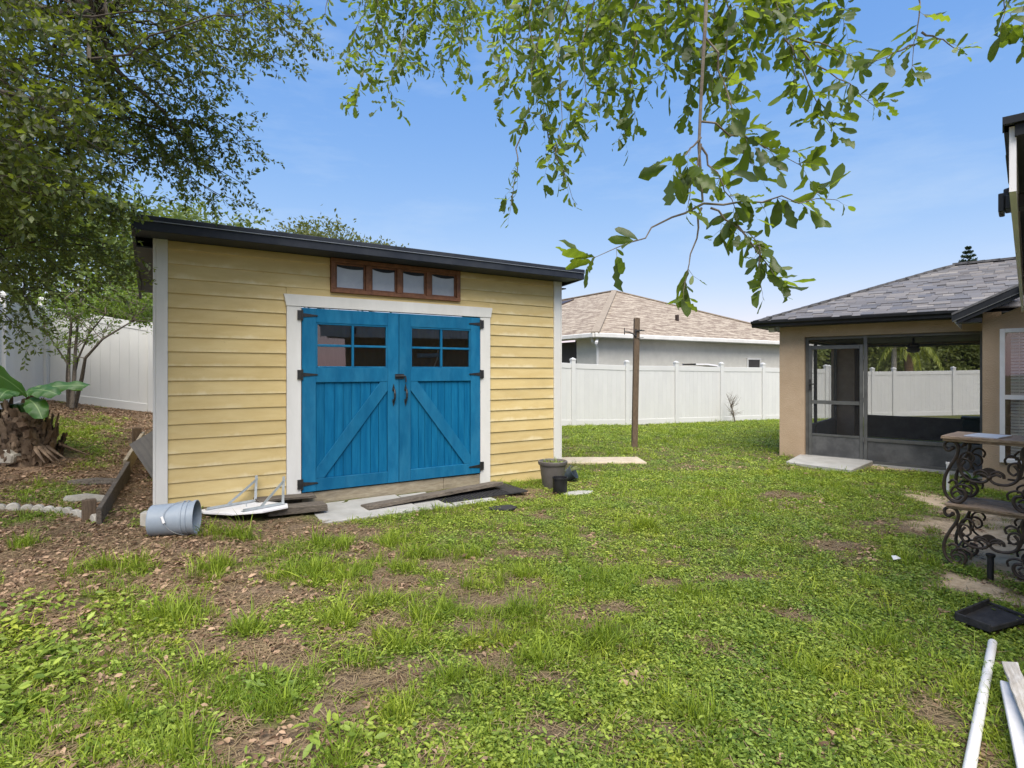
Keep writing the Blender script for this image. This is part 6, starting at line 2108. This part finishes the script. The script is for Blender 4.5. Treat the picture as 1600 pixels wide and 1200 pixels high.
    leaf(c + V(0, .06, .10), R(75), R(35), .70, .30, 1.2, 0)              # behind
    leaf(c + V(.02, .04, .12), R(30), R(32), .55, .20, 1.0, R(-20))
    # pale rock leaning at its foot
    p = G(10, 720)
    o = MB().prism([(-.22, 0), (.22, .0), (.24, .10), (.16, .17), (-.20, .16)], -.10, .06).build('rock', M['stone'], None, (p.x + .02, p.y - .12, p.z - .01), R(4), bevel=.02)
    tag(o, 'squared pale rock at the foot of the banana stump', 'rock')
build_banana()

def build_weeds_by_house():
    """strappy green clump behind the iron stand against the wing wall"""
    rg = np.random.default_rng(5)
    b = G(1520, 752)
    root = thing('lily_clump', 'clump of green strap leaves growing behind the iron stand', 'plant', b)
    lm = leaf_mat('lily_leaf', (0.05, 0.12, 0.02), (0.13, 0.24, 0.04), (0.25, 0.4, 0.05), .3)
    for k in range(16):
        a = rg.uniform(0, 6.28)
        d = V(math.cos(a) * .7, math.sin(a) * .7, 1.0).normalized()
        ln = rg.uniform(.22, .42)
        sd_ = d.cross(V(0, 0, 1)).normalized() * .016
        pts = [d * (ln * t) + V(math.cos(a), math.sin(a), 0) * (.12 * t * t) + V(0, 0, -.20 * t * t) for t in (0, .3, .6, .85, 1)]
        wv = (.6, 1, .9, .5, .05)
        MB().add([q - sd_ * w for q, w in zip(pts, wv)] + [q + sd_ * w for q, w in zip(pts, wv)], [(i, i + 1, i + 6, i + 5) for i in range(4)]).build('leaf', lm, root, smooth=True)
build_weeds_by_house()

# ------------------------------------------------------------------ lawn: tufts, weeds, dead leaves as instanced ground cover
def proto_coll(name, objs):
    c = bpy.data.collections.new(name)          # never linked to the scene: only a source for the instances
    for i, me in enumerate(objs):
        o = bpy.data.objects.new('%s_%02d' % (name, i), me)
        c.objects.link(o)
    return c

def scatter(name, label, coll, nprot, P, rot, scl, rg):
    me = bpy.data.meshes.new(name)
    me.vertices.add(len(P))
    me.vertices.foreach_set('co', P.astype(np.float32).ravel())
    for an, typ, arr, key in (('rot', 'FLOAT_VECTOR', rot, 'vector'), ('scl', 'FLOAT', scl, 'value'), ('pid', 'INT', rg.integers(0, nprot, len(P)), 'value')):
        a = me.attributes.new(an, typ, 'POINT')
        a.data.foreach_set(key, np.ascontiguousarray(arr, dtype=np.int32 if typ == 'INT' else np.float32).ravel())
    me.update()
    ob = put(name, me)
    tag(ob, label, kind='stuff')
    ng = bpy.data.node_groups.new(name, 'GeometryNodeTree')
    ng.interface.new_socket('Geometry', in_out='INPUT', socket_type='NodeSocketGeometry')
    ng.interface.new_socket('Geometry', in_out='OUTPUT', socket_type='NodeSocketGeometry')
    N = ng.nodes.new
    gi, go = N('NodeGroupInput'), N('NodeGroupOutput')
    ci = N('GeometryNodeCollectionInfo')
    ci.inputs['Collection'].default_value = coll
    ci.inputs['Separate Children'].default_value = True
    ci.inputs['Reset Children'].default_value = True
    ip = N('GeometryNodeInstanceOnPoints')
    ip.inputs['Pick Instance'].default_value = True
    def attr(nm, t):
        x = N('GeometryNodeInputNamedAttribute')
        x.data_type = t
        x.inputs['Name'].default_value = nm
        return next(o for o in x.outputs if o.enabled and o.name == 'Attribute')
    e2r = N('FunctionNodeEulerToRotation')
    ng.links.new(attr('rot', 'FLOAT_VECTOR'), e2r.inputs[0])
    ng.links.new(gi.outputs[0], ip.inputs['Points'])
    ng.links.new(ci.outputs[0], ip.inputs['Instance'])
    ng.links.new(attr('pid', 'INT'), ip.inputs['Instance Index'])
    ng.links.new(e2r.outputs[0], ip.inputs['Rotation'])
    ng.links.new(attr('scl', 'FLOAT'), ip.inputs['Scale'])
    ng.links.new(ip.outputs[0], go.inputs[0])
    md = ob.modifiers.new('scatter', 'NODES')
    md.node_group = ng
    return ob

def blade_tuft(nb, h, spread, w, rg, lean=.5, mat='grass'):
    vs_, fs, tn = [], [], []
    for k in range(nb):
        a = rg.uniform(0, 6.283)
        r = spread * math.sqrt(rg.uniform())
        p = np.array([r * math.cos(a), r * math.sin(a), -.008])
        b = a + rg.normal(0, .9)
        hh = h * rg.uniform(.45, 1.15)
        ln = lean * rg.uniform(.2, 1.3)
        dirh = np.array([math.cos(b), math.sin(b), 0])
        sd_ = np.array([-math.sin(b + rg.normal(0, .7)), math.cos(b), 0]) * w / 2
        pts = [p + dirh * (hh * ln * t * t) + np.array([0, 0, hh * t * (1 - .28 * ln * t)]) for t in (0, .4, .75, 1)]
        n = len(vs_)
        for q, ww in zip(pts, (.8, 1, .7, .05)): vs_ += [q - sd_ * ww, q + sd_ * ww]
        for i in range(3): fs.append((n + 2 * i, n + 2 * i + 1, n + 2 * i + 3, n + 2 * i + 2))
        tn += [rg.uniform()] * 3
    return fast_mesh('tuft', np.array(vs_), np.array(fs), M[mat], tn)

def weed_clump(nl, spread, ls, h, rg, w=.36, mat='weed'):
    lv = Leaves()
    for k in range(nl):
        a = rg.uniform(0, 6.283)
        r = spread * math.sqrt(rg.uniform())
        b = rg.uniform(0, 6.283)
        lv.add(np.array([r * math.cos(a), r * math.sin(a), h * rg.uniform(.15, 1) * (1 - .5 * r / spread)]), np.array([math.cos(b), math.sin(b), rg.normal(.05, .3)]), nrm(np.array([0, 0, 1]) + rg.normal(0, .38, 3)), ls * rg.uniform(.55, 1.2), rg.uniform())
    t = leaf_template(w, .05, .12, st=(0, .3, .65, 1.0), wd=(0, .85, .95, 0))
    return lv.mesh('weed', M[mat], t)

def dead_leaf_clump(nl, spread, ls, rg):
    lv = Leaves()
    for k in range(nl):
        a, b = rg.uniform(0, 6.283), rg.uniform(0, 6.283)
        r = spread * math.sqrt(rg.uniform())
        lv.add(np.array([r * math.cos(a), r * math.sin(a), rg.uniform(.002, .014)]), np.array([math.cos(b), math.sin(b), rg.normal(0, .25)]), nrm(np.array([0, 0, 1]) + rg.normal(0, .45, 3)), ls * rg.uniform(.5, 1.25), rg.uniform())
    return lv.mesh('dead_leaf', M['dead_leaf'], leaf_template(.22, .06, .16, st=(0, .3, .65, 1.0), wd=(0, .8, 1.0, 0), wav=.03))

def straw_clump(nb, spread, rg):
    vs_, fs, tn = [], [], []
    for k in range(nb):
        a, b = rg.uniform(0, 6.283), rg.uniform(0, 6.283)
        r = spread * math.sqrt(rg.uniform())
        p = np.array([r * math.cos(a), r * math.sin(a), rg.uniform(.002, .016)])
        ln = rg.uniform(.03, .09)
        d = np.array([math.cos(b), math.sin(b), rg.normal(0, .12)]) * ln
        s = np.array([-math.sin(b), math.cos(b), 0]) * .0016
        n = len(vs_)
        vs_ += [p - s, p + s, p + d + s, p + d - s]
        fs.append((n, n + 1, n + 2, n + 3)); tn.append(rg.uniform())
    return fast_mesh('straw', np.array(vs_), np.array(fs), M['straw'], tn)

def lawn():
    rg = np.random.default_rng(99)
    keepout = []
    def poly_shed():
        return [sh(-.14, -3.2, 0), sh(-.14, .02, 0), sh(SW + .16, .02, 0), sh(SW + .16, -3.2, 0)]
    keepout.append(poly_shed())
    keepout.append([sh(1.3, 0, 0), sh(1.33, .90, 0), sh(3.45, .90, 0), sh(3.9, .80, 0), sh(3.85, 0, 0)])
    keepout.append([sh(.25, 0, 0), sh(.32, .60, 0), sh(.8, .72, 0), sh(1.4, .62, 0), sh(1.4, 0, 0)])
    keepout.append([H0, H0 + HV * 3.6 - HW * 0, H0 + HV * 3.6 + HW * 5, H0 + HW * 5])
    keepout.append([H0 + HV * 2.9 - HW * 1.25, H0 + HV * 9 - HW * 1.25, H0 + HV * 9 + HW * 5, H0 + HV * 2.9 + HW * 5])
    keepout.append([G(1257, 711), G(1232, 725), G(1330, 737), G(1360, 727)])
    a, b = G(868, 720), G(1004, 721)
    keepout.append([a + V(-.3, -.24, 0), b + V(0, -.24, 0), b + V(0, .26, 0), a + V(-.3, .26, 0)])
    keepout.append([G(1493, 976), G(1545, 952), G(1612, 978), G(1548, 997)])
    c = sh(4.56, .55, 0); keepout.append([c + V(-.13, -.13, 0), c + V(.13, -.13, 0), c + V(.13, .13, 0), c + V(-.13, .13, 0)])
    c = G(272, 836); keepout.append([c + V(-.2, .0, 0), c + V(.2, .05, 0), c + V(.2, .3, 0), c + V(-.2, .25, 0)])
    c = G(38, 716); keepout.append([c + V(-.42, -.42, 0), c + V(.42, -.42, 0), c + V(.42, .42, 0), c + V(-.42, .42, 0)])
    def outside(x, y):
        ok = np.ones(len(x), bool)
        for poly in keepout:
            ins = np.zeros(len(x), bool)
            n = len(poly)
            for i in range(n):
                x1, y1, x2, y2 = poly[i].x, poly[i].y, poly[i - 1].x, poly[i - 1].y
                if y1 == y2: continue
                cnd = ((y1 > y) != (y2 > y)) & (x < (x2 - x1) * (y - y1) / (y2 - y1) + x1)
                ins ^= cnd
            ok &= ~ins
        # neighbour's side of the fences
        ok &= ~((y > 10.88 + (x + 9.01) * .5147 - .05) & (x < 1.8)) & ~((y > 16.43 + (x - 1.774) * .4465 - .05) & (x >= 1.8))
        ok &= ~(x < -9.06 + (10.68 - y) * .5176 + .05)
        return ok
    def cand(n, y0, y1, margin=1.25):
        """uniform over the wedge of ground in front of the camera"""
        y = np.sqrt(rg.uniform(y0 * y0, y1 * y1, n))
        x = rg.uniform(-1, 1, n) * .909 * y * margin + rg.uniform(-.4, .4, n)
        k = outside(x, y)
        return x[k], y[k]
    def place(x, y, tilt, s):
        z = zga(x, y)
        rot = np.stack([rg.normal(0, tilt, len(x)), rg.normal(0, tilt, len(x)), rg.uniform(0, 6.283, len(x))], -1)
        return np.stack([x, y, z], -1), rot, s
    def thin(x, y, f): 
        k = rg.uniform(size=len(x)) < f
        return x[k], y[k]
    # --- short grass and creeping weeds
    gr = proto_coll('grass_tuft', [blade_tuft(20, .055, .055, .0036, rg, 1.0) for _ in range(5)] + [blade_tuft(14, .085, .045, .0040, rg, .9) for _ in range(3)])
    wd = proto_coll('weed_clump', [weed_clump(34, .070, .019, .030, rg) for _ in range(4)] + [weed_clump(24, .06, .028, .045, rg, .18) for _ in range(3)] + [weed_clump(34, .07, .015, .022, rg, .48) for _ in range(2)])
    tl = proto_coll('tall_tuft', [blade_tuft(26, .15, .055, .0046, rg, .75) for _ in range(4)] + [blade_tuft(16, .19, .04, .006, rg, .95) for _ in range(2)])
    dl = proto_coll('dead_leaf_clump', [dead_leaf_clump(12, .075, .042, rg) for _ in range(6)])
    sw = proto_coll('straw_clump', [straw_clump(20, .09, rg) for _ in range(5)])
    X, Y = [], []
    for n, y0, y1 in ((19000, 1.3, 4.5), (26000, 4.5, 9), (30000, 9, 20.5)):
        x, y = cand(n, y0, y1)
        c, mu_, sa_, ta_ = fields(x, y)
        x, y = thin(x, y, np.clip(c, .0, 1) ** 1.25)
        X.append(x); Y.append(y)
    x, y = np.concatenate(X), np.concatenate(Y)
    s = (.75 + .5 * rg.uniform(size=len(x))) * (1 + .65 * sstep(5, 16, y))
    # patches where grass wins, patches where the creeping weed wins
    pw = sstep(.38, .62, fbm(x * .9, y * .9, 44, 3) + .10 * sstep(-1, 2, x) - .0)
    isw = rg.uniform(size=len(x)) < (.25 + .6 * pw)
    scatter('grass', 'short green lawn grass in patches over the yard', gr, 8, *place(x[~isw], y[~isw], .12, s[~isw]), rg)
    scatter('ground_cover', 'creeping broad leaved weeds mixed through the lawn', wd, 9, *place(x[isw], y[isw], .10, s[isw]), rg)
    # --- tall bright tufts
    x, y = cand(26000, 1.5, 8)
    c, mu_, sa_, ta_ = fields(x, y)
    x, y = thin(x, y, np.clip(ta_ * .40 + .012 * (c > .5), 0, 1))
    scatter('tall_grass', 'taller tufts of bright grass standing in clumps', tl, 6, *place(x, y, .12, .55 + .6 * rg.uniform(size=len(x))), rg)
    # --- broader weeds in the near left corner
    bw = proto_coll('broad_weed', [weed_clump(16, .09, .060, .10, rg, .20) for _ in range(4)])
    x, y = cand(9000, 1.5, 4.2)
    c, mu_, sa_, ta_ = fields(x, y)
    bf = blob_field(blobs([(70, 1005, 150, 60), (20, 1080, 120, 50), (120, 960, 120, 22), (240, 1150, 70, 24), (390, 1085, 60, 20), (560, 1150, 60, 24)]), x, y, .4)
    x, y = thin(x, y, bf * .22)
    scatter('broadleaf_weeds', 'taller broad leaved weeds in the near left corner of the lawn', bw, 4, *place(x, y, .15, .55 + .5 * rg.uniform(size=len(x))), rg)
    # --- leaf litter
    x, y = cand(34000, 1.5, 12.5, 1.1)
    c, mu_, sa_, ta_ = fields(x, y)
    px = 800 + F * x / y
    f = (.16 + .85 * mu_ * sstep(1000, 250, px)) * np.clip(1.3 - c, .08, 1)
    x, y = thin(x, y, np.clip(f * (1 - .85 * sa_), 0, 1))
    scatter('fallen_leaves', 'brown fallen oak leaves and bark chips on bare soil', dl, 6, *place(x, y, .12, .6 + .7 * rg.uniform(size=len(x))), rg)
    # --- dry straw
    x, y = cand(40000, 1.5, 12)
    c, mu_, sa_, ta_ = fields(x, y)
    x, y = thin(x, y, np.clip(.95 - c, .10, .7) * (1 - .9 * sa_))
    scatter('dry_grass', 'dry straw coloured thatch over the bare patches', sw, 5, *place(x, y, .08, .6 + .7 * rg.uniform(size=len(x))), rg)
lawn()
